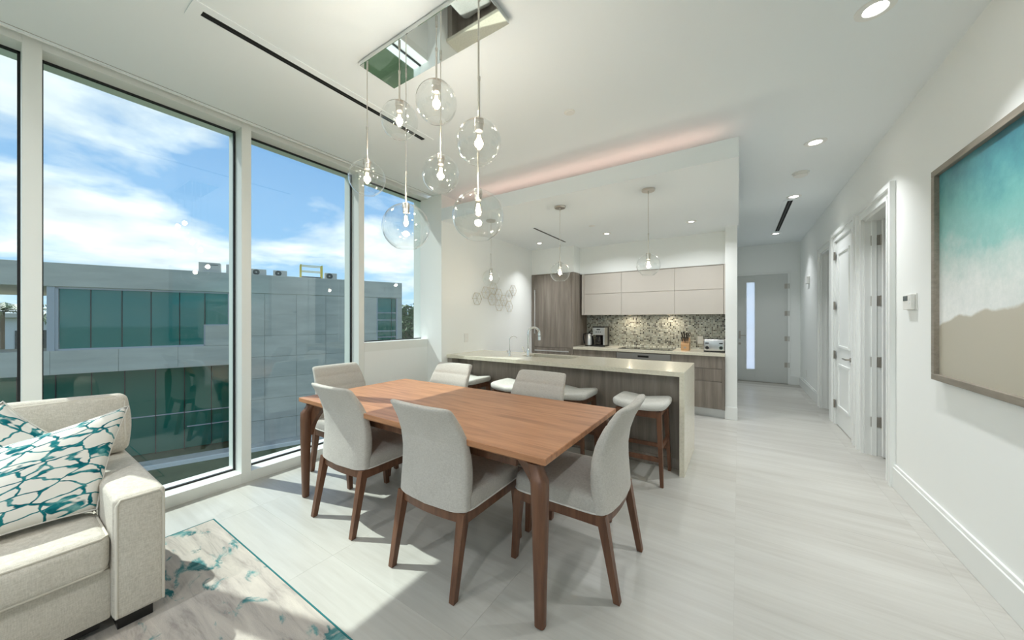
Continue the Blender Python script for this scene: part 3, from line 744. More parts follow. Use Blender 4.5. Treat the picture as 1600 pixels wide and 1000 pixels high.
def build_kitchen_pendants():
    t = thing('pendant_lamp', 'glass globe pendant over the island nearest the hall', 'pendant lamp', (-0.735, 3.534, KCEIL), group='kitchen island pendants')
    B().lathe([(0.062, 0.0), (0.062, -0.012), (0.058, -0.018)], (0, 0, 0), 28, True, True).obj('canopy', 'nickel', t, 30, world=False)
    globe_parts(t, 0.110, 1.885 - KCEIL, -0.012, stem=0.19, open_r=0.5, watt=BULB_W * 0.7)
    for x, lb in ((-1.676, 'middle glass globe pendant in front of the tall wood refrigerator'), (-2.64, 'glass globe pendant in front of the hexagon wall ornament')):
        c = copy_tree(t); c.location = (x, 3.534, KCEIL); c['label'] = lb
build_kitchen_pendants()

# ================================================================== kitchen
def build_island():
    t = thing('island_worktop', 'cream quartz island worktop with a waterfall end', 'worktop', (-1.78, 3.69, 0))
    sx0, sx1, sy0, sy1 = -2.27, -1.63, 3.68, 4.00
    X0, X1, Y0, Y1, Z0, Z1 = XK + 0.003, -0.39, 3.29, 4.09, 0.86, 0.90
    B().box(X0, sx0, Y0, Y1, Z0, Z1).box(sx1, X1, Y0, Y1, Z0, Z1).box(sx0, sx1, Y0, sy0, Z0, Z1).box(sx0, sx1, sy1, Y1, Z0, Z1).obj('top_slab', 'quartz', t)
    B().box(-0.43, X1, Y0, Y1, 0, 0.86).obj('waterfall_end', 'quartz', t)
    s = thing('sink', 'steel undermount sink in the island worktop', 'sink', (-1.95, 3.84, 0.68))
    B().box(sx0, sx1, sy0, sy1, 0.66, 0.67).box(sx0 - 0.006, sx0, sy0, sy1, 0.66, 0.86).box(sx1, sx1 + 0.006, sy0, sy1, 0.66, 0.86)\
       .box(sx0, sx1, sy0 - 0.006, sy0, 0.66, 0.86).box(sx0, sx1, sy1, sy1 + 0.006, 0.66, 0.86).obj('bowl', 'steel', s)
    B().lathe([(0.045, 0.6702), (0.03, 0.672)], (-1.95, 3.84, 0), 20, cap1=True).obj('drain', 'chrome', s, 40)
    c = thing('island_cabinet', 'grey oak panelled island base under the cream worktop', 'cabinet', (-1.8, 3.75, 0))
    B().box(-3.10, -0.432, 3.445, 4.03, 0.02, 0.66).box(-3.10, -2.30, 3.445, 4.03, 0.66, 0.858).box(-1.60, -0.432, 3.445, 4.03, 0.66, 0.858).obj('carcass', 'laminate', c)
    B().box(-3.10, -0.432, 3.430, 3.445, 0.10, 0.858).obj('front_panel', 'laminate', c)
    B().box(-3.10, -0.432, 3.434, 3.445, 0.0, 0.096).obj('plinth', 'laminate', c)
    B().box(XK + 0.002, -3.10, 3.31, 4.03, 0.0, 0.858).obj('end_panel', 'edge_taupe', c)
    # back side doors, towards the hob
    for i in range(4):
        B().box(-3.09 + i * 0.665, -3.09 + i * 0.665 + 0.659, 4.03, 4.05, 0.10, 0.85, 0.001, 1).obj('door', 'laminate', c)
build_island()

def build_taps():
    t = thing('kitchen_faucet', 'tall chrome gooseneck faucet behind the island sink', 'faucet', (-2.15, 3.64, 0.9))
    x, y = -2.15, 3.64
    B().lathe([(0.028, 0.9), (0.028, 0.906), (0.021, 0.912), (0.020, 1.0), (0.0165, 1.005)], (x, y, 0), 20).obj('base', 'chrome', t, 40)
    pts = [(x, y, 1.0), (x, y, 1.15)]
    R = 0.068
    for i in range(13):
        a = pi - pi * i / 12 * 1.06
        pts.append((x + (R + R * cos(a)) * 0.80, y + (R + R * cos(a)) * 0.60, 1.19 + R * sin(a)))
    B().tube(pts, 0.0145, 12).obj('neck', 'chrome', t, 60)
    ex, ey, ez = pts[-1]
    B().cyl((ex, ey, ez + 0.01), (ex + 0.002, ey, ez - 0.075), 0.0165, 0.0185, 16).obj('spray_head', 'chrome', t, 40)
    B().cyl((ex + 0.001, ey, ez - 0.02), (ex + 0.001, ey, ez - 0.026), 0.0188, n=16).obj('seam_ring', 'black', t, 40)
    b = B().cyl((x, y, 0.955), (x - 0.045, y - 0.01, 0.955), 0.014, n=14).cyl((x - 0.05, y - 0.01, 0.955), (x - 0.062, y - 0.04, 1.03), 0.006, n=10)
    b.obj('lever', 'chrome', t, 40)
    t = thing('filter_tap', 'small slender chrome filter tap beside the island sink', 'faucet', (-2.41, 3.6, 0.9))
    x, y = -2.41, 3.62
    B().lathe([(0.020, 0.9), (0.019, 0.905), (0.013, 0.912), (0.012, 0.96), (0.008, 0.97)], (x, y, 0), 18, cap1=True).obj('base', 'chrome', t, 40)
    pts = [(x, y, 0.96), (x, y, 1.08)]
    for i in range(11):
        a = pi - pi * i / 10 * 0.85
        pts.append((x + (0.05 + 0.05 * cos(a)) * 0.85, y + (0.05 + 0.05 * cos(a)) * 0.5, 1.10 + 0.045 * sin(a)))
    B().tube(pts, 0.0055, 10).obj('neck', 'chrome', t, 60)
    B().cyl((x, y, 0.94), (x - 0.04, y, 0.945), 0.006, n=10).cyl((x - 0.04, y, 0.925), (x - 0.04, y, 0.965), 0.007, n=10).obj('lever', 'chrome', t, 40)
build_taps()

def build_kitchen_wall():
    # tall integrated refrigerator
    t = thing('refrigerator', 'tall refrigerator faced in grey oak with long upright handle', 'refrigerator', (-2.77, 5.8, 0))
    B().box(XK + 0.002, -2.357, 5.525, YK - 0.002, 0.0, 2.165).obj('body', 'laminate', t)
    B().box(XK + 0.002, -3.125, 5.50, 5.525, 0.0, 2.165).obj('side_filler', 'laminate', t)
    d = B().box(-3.122, -2.40, 5.50, 5.525, 0.862, 2.150, 0.001, 1).obj('door', 'laminate', t)
    B().cyl((-3.09, 5.462, 1.10), (-3.09, 5.462, 1.89), 0.011, n=12).cyl((-3.09, 5.5, 1.14), (-3.09, 5.46, 1.14), 0.007, n=10).cyl((-3.09, 5.5, 1.85), (-3.09, 5.46, 1.85), 0.007, n=10).obj('handle', 'steel', d, 40, world=False).location = -t.location
    d = B().box(-3.122, -2.40, 5.50, 5.525, 0.12, 0.856, 0.001, 1).obj('drawer', 'laminate', t)
    B().cyl((-3.09, 5.462, 0.80), (-2.43, 5.462, 0.80), 0.011, n=12).cyl((-3.05, 5.5, 0.80), (-3.05, 5.46, 0.80), 0.007, n=10).cyl((-2.47, 5.5, 0.80), (-2.47, 5.46, 0.80), 0.007, n=10).obj('handle', 'steel', d, 40, world=False).location = -t.location
    B().box(-2.397, -2.357, 5.50, 5.525, 0.0, 2.165).obj('side_filler', 'laminate', t)
    # base units
    g = 'kitchen base units'
    t = thing('base_cabinet', 'grey oak base cabinet left of the oven under the kettle', 'cabinet', (-2.0, 5.8, 0), group=g)
    B().box(-2.355, -1.632, 5.525, YK - 0.002, 0.12, 0.848).obj('body', 'laminate', t)
    for z0, z1 in ((0.125, 0.492), (0.498, 0.845)): B().box(-2.352, -1.634, 5.50, 5.524, z0, z1, 0.001, 1).obj('drawer_front', 'laminate', t)
    B().box(-2.355, -1.632, 5.56, 5.58, 0, 0.12).obj('plinth', 'plinth', t)
    t = thing('oven', 'built-in steel fronted oven below the cooktop', 'oven', (-1.23, 5.8, 0))
    B().box(-1.628, -0.834, 5.525, YK - 0.002, 0.12, 0.848).obj('body', 'edge_taupe', t)
    B().box(-1.624, -0.838, 5.498, 5.524, 0.745, 0.832, 0.002).obj('control_panel', 'steel', t)
    B().box(-1.30, -1.14, 5.495, 5.499, 0.775, 0.805).obj('display', 'black', t)
    d = B().box(-1.624, -0.838, 5.498, 5.524, 0.25, 0.738, 0.002).obj('door', 'steel', t)
    B().box(-1.55, -0.91, 5.494, 5.499, 0.32, 0.64).obj('window', 'cooktop_glass', d, 0, world=False).location = -t.location
    B().cyl((-1.58, 5.455, 0.70), (-0.88, 5.455, 0.70), 0.011, n=12).cyl((-1.53, 5.5, 0.70), (-1.53, 5.455, 0.70), 0.007).cyl((-0.93, 5.5, 0.70), (-0.93, 5.455, 0.70), 0.007).obj('handle', 'steel', d, 40, world=False).location = -t.location
    B().box(-1.624, -0.838, 5.50, 5.524, 0.125, 0.244, 0.001).obj('drawer_front', 'laminate', t)
    B().box(-1.628, -0.834, 5.56, 5.58, 0, 0.12).obj('plinth', 'plinth', t)
    t = thing('base_cabinet', 'grey oak three drawer base cabinet under the toaster', 'cabinet', (-0.5, 5.8, 0), group=g)
    B().box(-0.830, -0.172, 5.525, YK - 0.002, 0.12, 0.848).obj('body', 'laminate', t)
    for z0, z1 in ((0.125, 0.497), (0.503, 0.674), (0.680, 0.845)): B().box(-0.828, -0.192, 5.50, 5.524, z0, z1, 0.001, 1).obj('drawer_front', 'laminate', t)
    B().box(-0.190, -0.157, 5.50, YK - 0.002, 0.12, 0.848).obj('end_panel', 'laminate', t)
    B().box(-0.830, -0.157, 5.56, 5.58, 0, 0.12).obj('plinth', 'plinth', t)
    t = tag(B().box(-2.355, -0.157, 5.48, YK - 0.002, 0.85, 0.89, 0.001, 1).obj('kitchen_worktop', 'quartz', None, 0, origin=(-1.25, 5.8, 0.85)), 'cream quartz worktop along the mosaic backsplash', 'worktop')
    struct(B().box(-2.355, -0.157, YK - 0.012, YK - 0.001, 0.89, 1.44).obj('wall_backsplash', 'mosaic'), 'mosaic backsplash of tiny pale and dark squares')
    t = thing('cooktop', 'flat black glass cooktop set in the kitchen worktop', 'cooktop', (-1.23, 5.78, 0.89))
    B().box(-1.62, -0.83, 5.56, 6.03, 0.890, 0.896, 0.001, 1).obj('glass', 'cooktop_glass', t)
    for x, y, r in ((-1.43, 5.68, 0.09), (-1.43, 5.9, 0.075), (-1.03, 5.68, 0.075), (-1.03, 5.9, 0.10)):
        B().lathe([(r, 0.8962), (r - 0.004, 0.8963)], (x, y, 0), 28).obj('burner_ring', 'steel', t)
    # wall units
    g = 'beige wall cabinets'
    for x0, x1, lb in ((-2.275, -1.626, 'beige wall cabinet next to the tall refrigerator'), (-1.626, -0.822, 'middle and widest beige wall cabinet over the cooktop'), (-0.822, -0.182, 'beige wall cabinet over the toaster by the hall')):
        t = thing('wall_cabinet', lb, 'cabinet', ((x0 + x1) / 2, 5.95, 1.43), group=g)
        B().box(x0, x1, 5.80, YK - 0.002, 1.432, 2.135).obj('body', 'cabinet_beige', t)
        for z0, z1 in ((1.432, 1.792), (1.797, 2.133)): B().box(x0 + 0.002, x1 - 0.002, 5.779, 5.799, z0, z1, 0.0008, 1).obj('door', 'cabinet_beige', t)
        if x0 < -2.2: B().box(-2.32, -2.278, 5.779, YK - 0.002, 1.432, 2.147).obj('side_panel', 'cabinet_beige', t)
        if x1 > -0.3: B().box(-0.180, -0.157, 5.779, YK - 0.002, 1.432, 2.147).obj('side_panel', 'cabinet_beige', t)
        B().box(x0, x1, 5.785, 5.80, 2.136, 2.147).obj('top_strip', 'edge_taupe', t)
    for x, lb in ((-1.535, 'small warm puck light under the middle wall cabinet, left one'), (-0.92, 'small warm puck light under the middle wall cabinet, right one')):
        t = thing('puck_light', lb, 'light', (x, 5.95, 1.432), group='under-cabinet puck lights')
        B().lathe([(0.036, 1.4315), (0.036, 1.418), (0.030, 1.416)], (x, 5.95, 0), 22).obj('rim', 'nickel', t, 40)
        B().lathe([(0.030, 1.4165), (0.001, 1.4160)], (x, 5.95, 0), 22).obj('lens', 'puck', t)
        area_light('puck_lamp', (x, 5.95, 1.412), 0.05, 0.9, (1.0, 0.86, 0.66), t)
build_kitchen_wall()

def build_appliances():
    Z = 0.89
    x, y = -2.20, 5.84
    t = thing('kettle', 'brushed steel kettle with black handle beside the refrigerator', 'kettle', (x, y, Z))
    B().lathe([(0.078, Z), (0.080, Z + 0.02)], (x, y, 0), 28, True, True).obj('base', 'black', t, 40)
    B().lathe([(0.078, Z + 0.02), (0.074, Z + 0.10), (0.058, Z + 0.20), (0.052, Z + 0.215)], (x, y, 0), 28, True, True).obj('body', 'steel', t, 40)
    B().lathe([(0.050, Z + 0.215), (0.040, Z + 0.228), (0.012, Z + 0.232), (0.012, Z + 0.25), (0.002, Z + 0.253)], (x, y, 0), 24).obj('lid', 'black', t, 40)
    B().tube([(x - 0.05, y - 0.02, Z + 0.215), (x - 0.095, y - 0.02, Z + 0.21), (x - 0.105, y - 0.02, Z + 0.14), (x - 0.088, y - 0.02, Z + 0.05), (x - 0.070, y - 0.02, Z + 0.04)], 0.011, 8).obj('handle', 'black', t, 40)
    B().cyl((x + 0.05, y, Z + 0.18), (x + 0.085, y, Z + 0.205), 0.018, 0.010, 12).obj('spout', 'steel', t, 40)
    x, y = -2.005, 5.86
    t = thing('coffee_maker', 'steel and black drip coffee maker with glass carafe', 'coffee maker', (x, y, Z))
    B().box(x - 0.10, x + 0.11, y - 0.12, y + 0.13, Z, Z + 0.03, 0.006).obj('base', 'black', t)
    B().box(x - 0.10, x + 0.11, y + 0.04, y + 0.13, Z + 0.03, Z + 0.33, 0.006).obj('tower', 'black', t)
    B().box(x + 0.075, x + 0.11, y - 0.11, y + 0.04, Z + 0.03, Z + 0.20, 0.004).obj('side_wing', 'steel', t)
    h = B().box(x - 0.10, x + 0.11, y - 0.12, y + 0.04, Z + 0.20, Z + 0.325, 0.006).obj('brew_head', 'steel', t)
    B().box(x - 0.105, x + 0.115, y - 0.125, y + 0.13, Z + 0.325, Z + 0.345, 0.006).obj('lid', 'black', t)
    B().box(x - 0.03, x + 0.03, y - 0.123, y - 0.119, Z + 0.285, Z + 0.302).obj('display', 'black', t)
    for k in (-0.035, 0.0, 0.035):
        B().cyl((x + k, y - 0.12, Z + 0.25), (x + k, y - 0.127, Z + 0.25), 0.009, n=12).obj('button', 'black', t, 40)
    cx, cy = x - 0.015, y - 0.045
    c = B().lathe([(0.060, Z + 0.035), (0.070, Z + 0.06), (0.068, Z + 0.11), (0.050, Z + 0.155), (0.050, Z + 0.17)], (cx, cy, 0), 24, True, False).obj('carafe', pm('carafe_glass', (0.015, 0.013, 0.012), 0.05), t, 40)
    B().lathe([(0.053, Z + 0.165), (0.053, Z + 0.18), (0.03, Z + 0.19)], (cx, cy, 0), 24, True, True).obj('carafe_lid', 'black', t, 40)
    B().tube([(cx, cy - 0.055, Z + 0.165), (cx, cy - 0.10, Z + 0.155), (cx, cy - 0.10, Z + 0.09), (cx, cy - 0.07, Z + 0.065)], 0.008, 8).obj('carafe_handle', 'black', t, 40)
    # knife block
    x, y = -0.675, 5.83
    t = thing('knife_block', 'light wood knife block with black handled knives and scissors', 'knife block', (x, y, Z))
    b = B(); w = 0.055
    b.ring_loft([[(x - w, y - 0.09, Z), (x - w, y + 0.07, Z), (x - w, y + 0.09, Z + 0.16), (x - w, y + 0.02, Z + 0.19), (x - w, y - 0.09, Z + 0.09)],
                 [(x + w, y - 0.09, Z), (x + w, y + 0.07, Z), (x + w, y + 0.09, Z + 0.16), (x + w, y + 0.02, Z + 0.19), (x + w, y - 0.09, Z + 0.09)]])
    b.obj('block', 'knife_wood', t)
    B().cyl((x, y - 0.0901, Z + 0.045), (x, y - 0.0915, Z + 0.045), 0.016, n=20).obj('emblem', 'edge_taupe', t)
    def knife(nm, kx, ky, kz, ln, lean):
        d = Vector((lean, -0.55, 0.83)).normalized(); p = Vector((kx, ky, kz))
        k = B().cyl(p, p + d * 0.02, 0.008, n=8).obj(nm, 'steel', t, 40)
        q = B().cyl(p + d * 0.018, p + d * ln, 0.0095, 0.011, 8).obj('grip', 'black', k, 40, world=False); q.location = -t.location
        for s in (0.35, 0.7):
            r = B().cyl(p + d * ln * s + Vector((-0.0115, 0, 0)), p + d * ln * s + Vector((0.0115, 0, 0)), 0.0025, n=6).obj('rivet', 'steel', k, 40, world=False); r.location = -t.location
    for i, (kx, ky, kz, ln, le) in enumerate(((x - 0.036, y - 0.005, Z + 0.178, 0.11, -0.12), (x - 0.012, y - 0.005, Z + 0.178, 0.125, -0.04), (x + 0.014, y - 0.005, Z + 0.178, 0.10, 0.05),
                                           (x - 0.036, y - 0.055, Z + 0.125, 0.085, -0.08), (x - 0.012, y - 0.055, Z + 0.125, 0.085, 0.0), (x + 0.012, y - 0.055, Z + 0.125, 0.085, 0.02), (x + 0.036, y - 0.055, Z + 0.125, 0.085, 0.06))):
        knife('knife', kx, ky, kz, ln, le)
    b = B()
    for s in (-1, 1):
        ctr = Vector((x + 0.038 + s * 0.016, y - 0.03, Z + 0.245))
        b.tube([ctr + Vector((0.015 * cos(2 * pi * i / 14), 0, 0.02 * sin(2 * pi * i / 14))) for i in range(14)], 0.0045, 6, True)
        b.cyl((x + 0.038, y - 0.01, Z + 0.18), ctr + Vector((0, 0, -0.018)), 0.004, n=6)
    b.obj('scissors', 'black', t, 40)
    # toaster
    x, y = -0.295, 5.80
    t = thing('toaster', 'brushed steel four slot toaster with round dials', 'toaster', (x, y, Z))
    B().box(x - 0.135, x + 0.135, y - 0.13, y + 0.13, Z + 0.012, Z + 0.185, 0.022, 4).obj('body', 'steel', t, 40)
    B().box(x - 0.13, x + 0.13, y - 0.125, y + 0.125, Z, Z + 0.02, 0.004).obj('base', 'black', t)
    for k in (-0.075, -0.025, 0.025, 0.075):
        B().box(x + k - 0.012, x + k + 0.012, y - 0.095, y + 0.095, Z + 0.182, Z + 0.187).obj('slot', 'black', t)
    for k in (-0.085, 0.085):
        dl = B().cyl((x + k, y - 0.129, Z + 0.065), (x + k, y - 0.152, Z + 0.065), 0.021, 0.019, 20).obj('dial', 'black', t, 40)
        q = B().cyl((x + k, y - 0.129, Z + 0.065), (x + k, y - 0.135, Z + 0.065), 0.027, n=20).obj('dial_ring', 'chrome', t, 40)
        B().box(x + k - 0.022, x + k + 0.022, y - 0.148, y - 0.13, Z + 0.12, Z + 0.135, 0.003).obj('lever', 'black', t)
    # outlets
    def outlet(name, label, o, ax):
        x, y, z = o
        tt = thing(name, label, 'outlet', o)
        s = (0.04, 0.003, 0.06) if ax == 'y' else (0.003, 0.04, 0.06)
        B().box(x - s[0], x + s[0], y - s[1], y + s[1], z - s[2], z + s[2], 0.002).obj('plate', 'plastic_white', tt)
        for dz in (-0.024, 0.024):
            q = (0.017, 0.0042, 0.014) if ax == 'y' else (0.0042, 0.017, 0.014)
            B().box(x - q[0], x + q[0], y - q[1], y + q[1], z + dz - q[2], z + dz + q[2], 0.001).obj('socket', 'trim_white', tt)
    outlet('wall_outlet', 'white outlet plate on the mosaic backsplash by the toaster', (-0.50, YK - 0.016, 1.035), 'y')
    outlet('wall_outlet', 'white outlet on the kitchen side wall above the island', (XK + 0.003, 3.68, 1.10), 'x')
    outlet('wall_outlet', 'white outlet low on the hall wall', (XR - 0.003, 8.44, 0.34), 'x')
build_appliances()

def build_wall_things():
    # hexagon wall ornament
    t = thing('wall_ornament', 'gold wire hexagon ornament on the kitchen side wall', 'wall decor', (XK + 0.02, 4.3, 1.68))
    R = 0.098
    cells = [(3.90, 1.655), (4.09, 1.755), (4.265, 1.83), (4.26, 1.66), (4.42, 1.745), (4.415, 1.575), (4.57, 1.66), (4.71, 1.74), (4.70, 1.565), (4.85, 1.84), (4.115, 1.60), (4.10, 1.90)][:10]
    for i, (y, z) in enumerate(cells):
        dx = 0.018 + 0.012 * (i % 3)
        P = [(XK + dx, y + R * 1.05 * cos(pi / 3 * k), z + R * 0.98 * sin(pi / 3 * k)) for k in range(6)]
        h = B().tube(P, 0.0028, 6, True).obj('hexagon', 'hex_gold', t, 30)
        w = B()
        for k in range(3): w.cyl(P[k], P[k + 3], 0.0016, n=5)
        w.cyl((XK, y, z), (XK + dx, y, z), 0.002, n=5)
        q = w.obj('spokes', 'hex_gold', h, 30, world=False); q.location = -t.location
    # sea picture
    t = thing('framed_picture', 'large framed seaside print of surf on sand', 'picture', (XR, 2.5, 0.98))
    y0, y1, z0, z1, f = 1.73, 3.28, 0.982, 2.287, 0.038
    for a, b, c, d in ((y0, y1, z0, z0 + f), (y0, y1, z1 - f, z1), (y0, y0 + f, z0 + f, z1 - f), (y1 - f, y1, z0 + f, z1 - f)):
        B().box(XR - 0.045, XR - 0.001, a, b, c, d, 0.002, 1).obj('frame_bar', 'art_frame', t)
    B().box(XR - 0.022, XR - 0.004, y0 + f, y1 - f, z0 + f, z1 - f).obj('print', 'sea_print', t)
    # thermostat
    t = thing('thermostat', 'small white thermostat with dark display on the right wall', 'thermostat', (XR, 3.72, 1.42))
    B().box(XR - 0.006, XR, 3.63, 3.80, 1.425, 1.545, 0.002).obj('back_plate', 'plastic_white', t)
    B().box(XR - 0.028, XR - 0.006, 3.645, 3.79, 1.43, 1.54, 0.004).obj('body', 'plastic_white', t)
    B().box(XR - 0.030, XR - 0.027, 3.705, 3.780, 1.495, 1.53).obj('display', 'lcd', t)
    for k in range(2): B().box(XR - 0.030, XR - 0.027, 3.66, 3.685, 1.50 - k * 0.03, 1.515 - k * 0.03, 0.001).obj('button', 'trim_white', t)
    # door chime
    t = thing('door_chime', 'small white chime box high on the hall wall', 'chime', (XR, 8.155, 2.0))
    B().box(XR - 0.045, XR, 8.08, 8.24, 2.0, 2.13, 0.006).obj('body', 'plastic_white', t)
    B().box(XR - 0.048, XR - 0.044, 8.10, 8.22, 2.02, 2.06, 0.001).obj('grille', 'trim_white', t)
build_wall_things()

# ================================================================== dining furniture
def build_table():
    cx, cy = -1.755, 1.823; hx, hy = 1.063, 0.506
    t = thing('dining_table', 'long walnut brown dining table under the glass globes', 'table', (cx, cy, 0))
    # slab with an undercut bevelled edge
    r = lambda d, z: [(-hx + d, -hy + d, z), (hx - d, -hy + d, z), (hx - d, hy - d, z), (-hx + d, hy - d, z)]
    B().ring_loft([r(0.055, 0.700), r(0.004, 0.728), r(0.0, 0.731), r(0.0, 0.757), r(0.003, 0.760)]).obj('tabletop', 'table_wood', t, world=False)
    ap = B()
    for s in (-1, 1):
        ap.box(-hx + 0.22, hx - 0.22, s * (hy - 0.12) - 0.012, s * (hy - 0.12) + 0.012, 0.64, 0.702)
        ap.box(s * (hx - 0.14) - 0.012, s * (hx - 0.14) + 0.012, -hy + 0.2, hy - 0.2, 0.64, 0.702)
    ap.obj('apron', 'leg_wood', t, world=False)
    for sx in (-1, 1):
        for sy in (-1, 1):
            fx, fy = sx * (hx - 0.042), sy * (hy - 0.030)
            b = B()
            rings = []
            for z, s, sh in ((0.0, 0.017, 0.0), (0.006, 0.024, 0.0), (0.2, 0.028, 0.0), (0.42, 0.034, 0.0), (0.60, 0.038, 0.003), (0.645, 0.039, 0.006), (0.658, 0.036, 0.012), (0.675, 0.034, 0.024), (0.695, 0.034, 0.036), (0.712, 0.036, 0.042)):
                rings.append([(fx - sx * sh + p[0], fy - sy * sh * 0.6 + p[1], z) for p in rrect(s, s * 0.92, 3.2, 20)])
            b.ring_loft(rings)
            # curved wing that grows from the leg into the apron
            wing = []
            for k in range(9):
                u = k / 8; z = 0.47 + 0.242 * u; d = 0.028 + 0.16 * u ** 2.2
                wing.append([(fx - sx * 0.006, fy - sy * 0.045, z), (fx - sx * 0.006, fy - sy * 0.010, z), (fx - sx * d, fy - sy * (0.010 + 0.045 * u), z), (fx - sx * d, fy - sy * (0.045 + 0.045 * u), z)])
            b.ring_loft(wing)
            b.obj('leg', 'leg_wood', t, 40, world=False)
build_table()

def build_chair():
    t = thing('dining_chair', '', 'chair', (0, 0, 0), group='upholstered dining chairs')
    bow = lambda x, y: -0.030 * (1 - (x / 0.25) ** 2) * max(0.0, -y / 0.25) if y < 0 else 0.0
    def outline(a, b, z, cy=0.01, n=48):
        return [(x, y + cy + bow(x, y), z) for x, y in rrect(a, b, 9.0, n)]
    seat = [outline(0.247, 0.262, 0.402), outline(0.250, 0.265, 0.410), outline(0.250, 0.265, 0.455), outline(0.247, 0.262, 0.472), outline(0.236, 0.252, 0.484),
            outline(0.20, 0.215, 0.491), outline(0.13, 0.14, 0.496), outline(0.05, 0.05, 0.498)]
    B().ring_loft(seat).obj('seat', 'chair_fabric', t, 60, world=False)
    B().tube([Vector(p) for p in outline(0.2505, 0.2655, 0.404)], 0.0042, 6, True).obj('piping', 'chair_piping', t, 60, world=False)
    # backrest: S-curved padded shell, narrower at the top
    zs = [0.404, 0.42, 0.47, 0.53, 0.59, 0.65, 0.70, 0.732, 0.740, 0.748, 0.78, 0.81, 0.832, 0.840, 0.848, 0.875, 0.900, 0.912, 0.920, 0.926, 0.929]
    def lerp(tab, z):
        for (a, va), (b, vb) in zip(tab, tab[1:]):
            if z <= b: return va + (vb - va) * (z - a) / (b - a)
        return tab[-1][1]
    rear = [(0.40, -0.262), (0.47, -0.258), (0.55, -0.250), (0.65, -0.249), (0.74, -0.262), (0.82, -0.290), (0.90, -0.333), (0.93, -0.352)]
    thick = [(0.40, 0.085), (0.5, 0.088), (0.6, 0.088), (0.7, 0.078), (0.8, 0.066), (0.9, 0.054), (0.93, 0.048)]
    wid = [(0.40, 0.247), (0.6, 0.243), (0.75, 0.235), (0.93, 0.214)]
    rings = []
    for z in zs:
        a, th, yr = lerp(wid, z), lerp(thick, z), lerp(rear, z)
        k = 0.0
        if z > 0.909: q = (z - 0.909) / 0.020; k = 1 - sqrt(max(0, 1 - min(1, q) ** 2))
        a -= k * 0.022; th2 = th * (1 - 0.75 * k)
        yc = yr + th / 2
        ring = []
        for x, y in rrect(a, th2 / 2, 4.2, 44):
            pinch = 0.0055 if (abs(z - 0.740) < 0.002 or abs(z - 0.840) < 0.002) and y > 0 and abs(x) < a * 0.97 else 0
            ring.append((x, yc + y - pinch - 0.030 * (1 - (x / 0.25) ** 2), z))
        rings.append(ring)
    B().ring_loft(rings).obj('backrest', 'chair_fabric', t, 60, world=False)
    fr = B()
    fr.strip([(-0.232 + 0.464 * i / 14, -0.232 + bow(-0.232 + 0.464 * i / 14, -0.25)) for i in range(15)], 0.011, 0.347, 0.401)
    for s in (-1, 1): fr.box(s * 0.233 - 0.011, s * 0.233 + 0.011, -0.235, 0.25, 0.347, 0.401)
    fr.box(-0.232, 0.232, 0.243, 0.265, 0.347, 0.401)
    fr.obj('seat_frame', 'leg_wood', t, world=False)
    for sx in (-1, 1):
        for top, foot in (((0.223, -0.238), (0.226, -0.315)), ((0.222, 0.240), (0.224, 0.272))):
            rr = []
            for z, s in ((0.0, 0.013), (0.004, 0.0155), (0.20, 0.0185), (0.36, 0.0225), (0.400, 0.0225)):
                u = z / 0.40; c = (sx * (foot[0] + (top[0] - foot[0]) * u), foot[1] + (top[1] - foot[1]) * u)
                rr.append([(c[0] + x, c[1] + y, z) for x, y in ((-s, -s), (s, -s), (s, s), (-s, s))])
            B().ring_loft(rr).obj('leg', 'leg_wood', t, world=False)
    return t

def place_chairs():
    c0 = build_chair()
    # centre x, y, heading (0 faces +y), label
    spots = [(-1.370, 1.545, 0.0, 'dining chair seen from behind, nearest the camera at the long table side'),
             (-2.225, 1.560, 0.0, 'dining chair seen from behind at the left of the near table side'),
             (-0.800, 1.885, pi / 2, 'dining chair at the right end of the table beside the bar stools'),
             (-2.880, 1.830, -pi / 2, 'dining chair at the window end of the table'),
             (-2.315, 2.185, pi, 'far side dining chair nearer the windows, only its back visible'),
             (-1.355, 2.185, pi, 'far side dining chair in front of the bar stools, only its back visible')]
    for i, (x, y, r, lb) in enumerate(spots):
        o = c0 if i == 0 else copy_tree(c0)
        o.location = (x, y, 0); o.rotation_euler = (0, 0, r); o['label'] = 'light grey ' + lb
place_chairs()

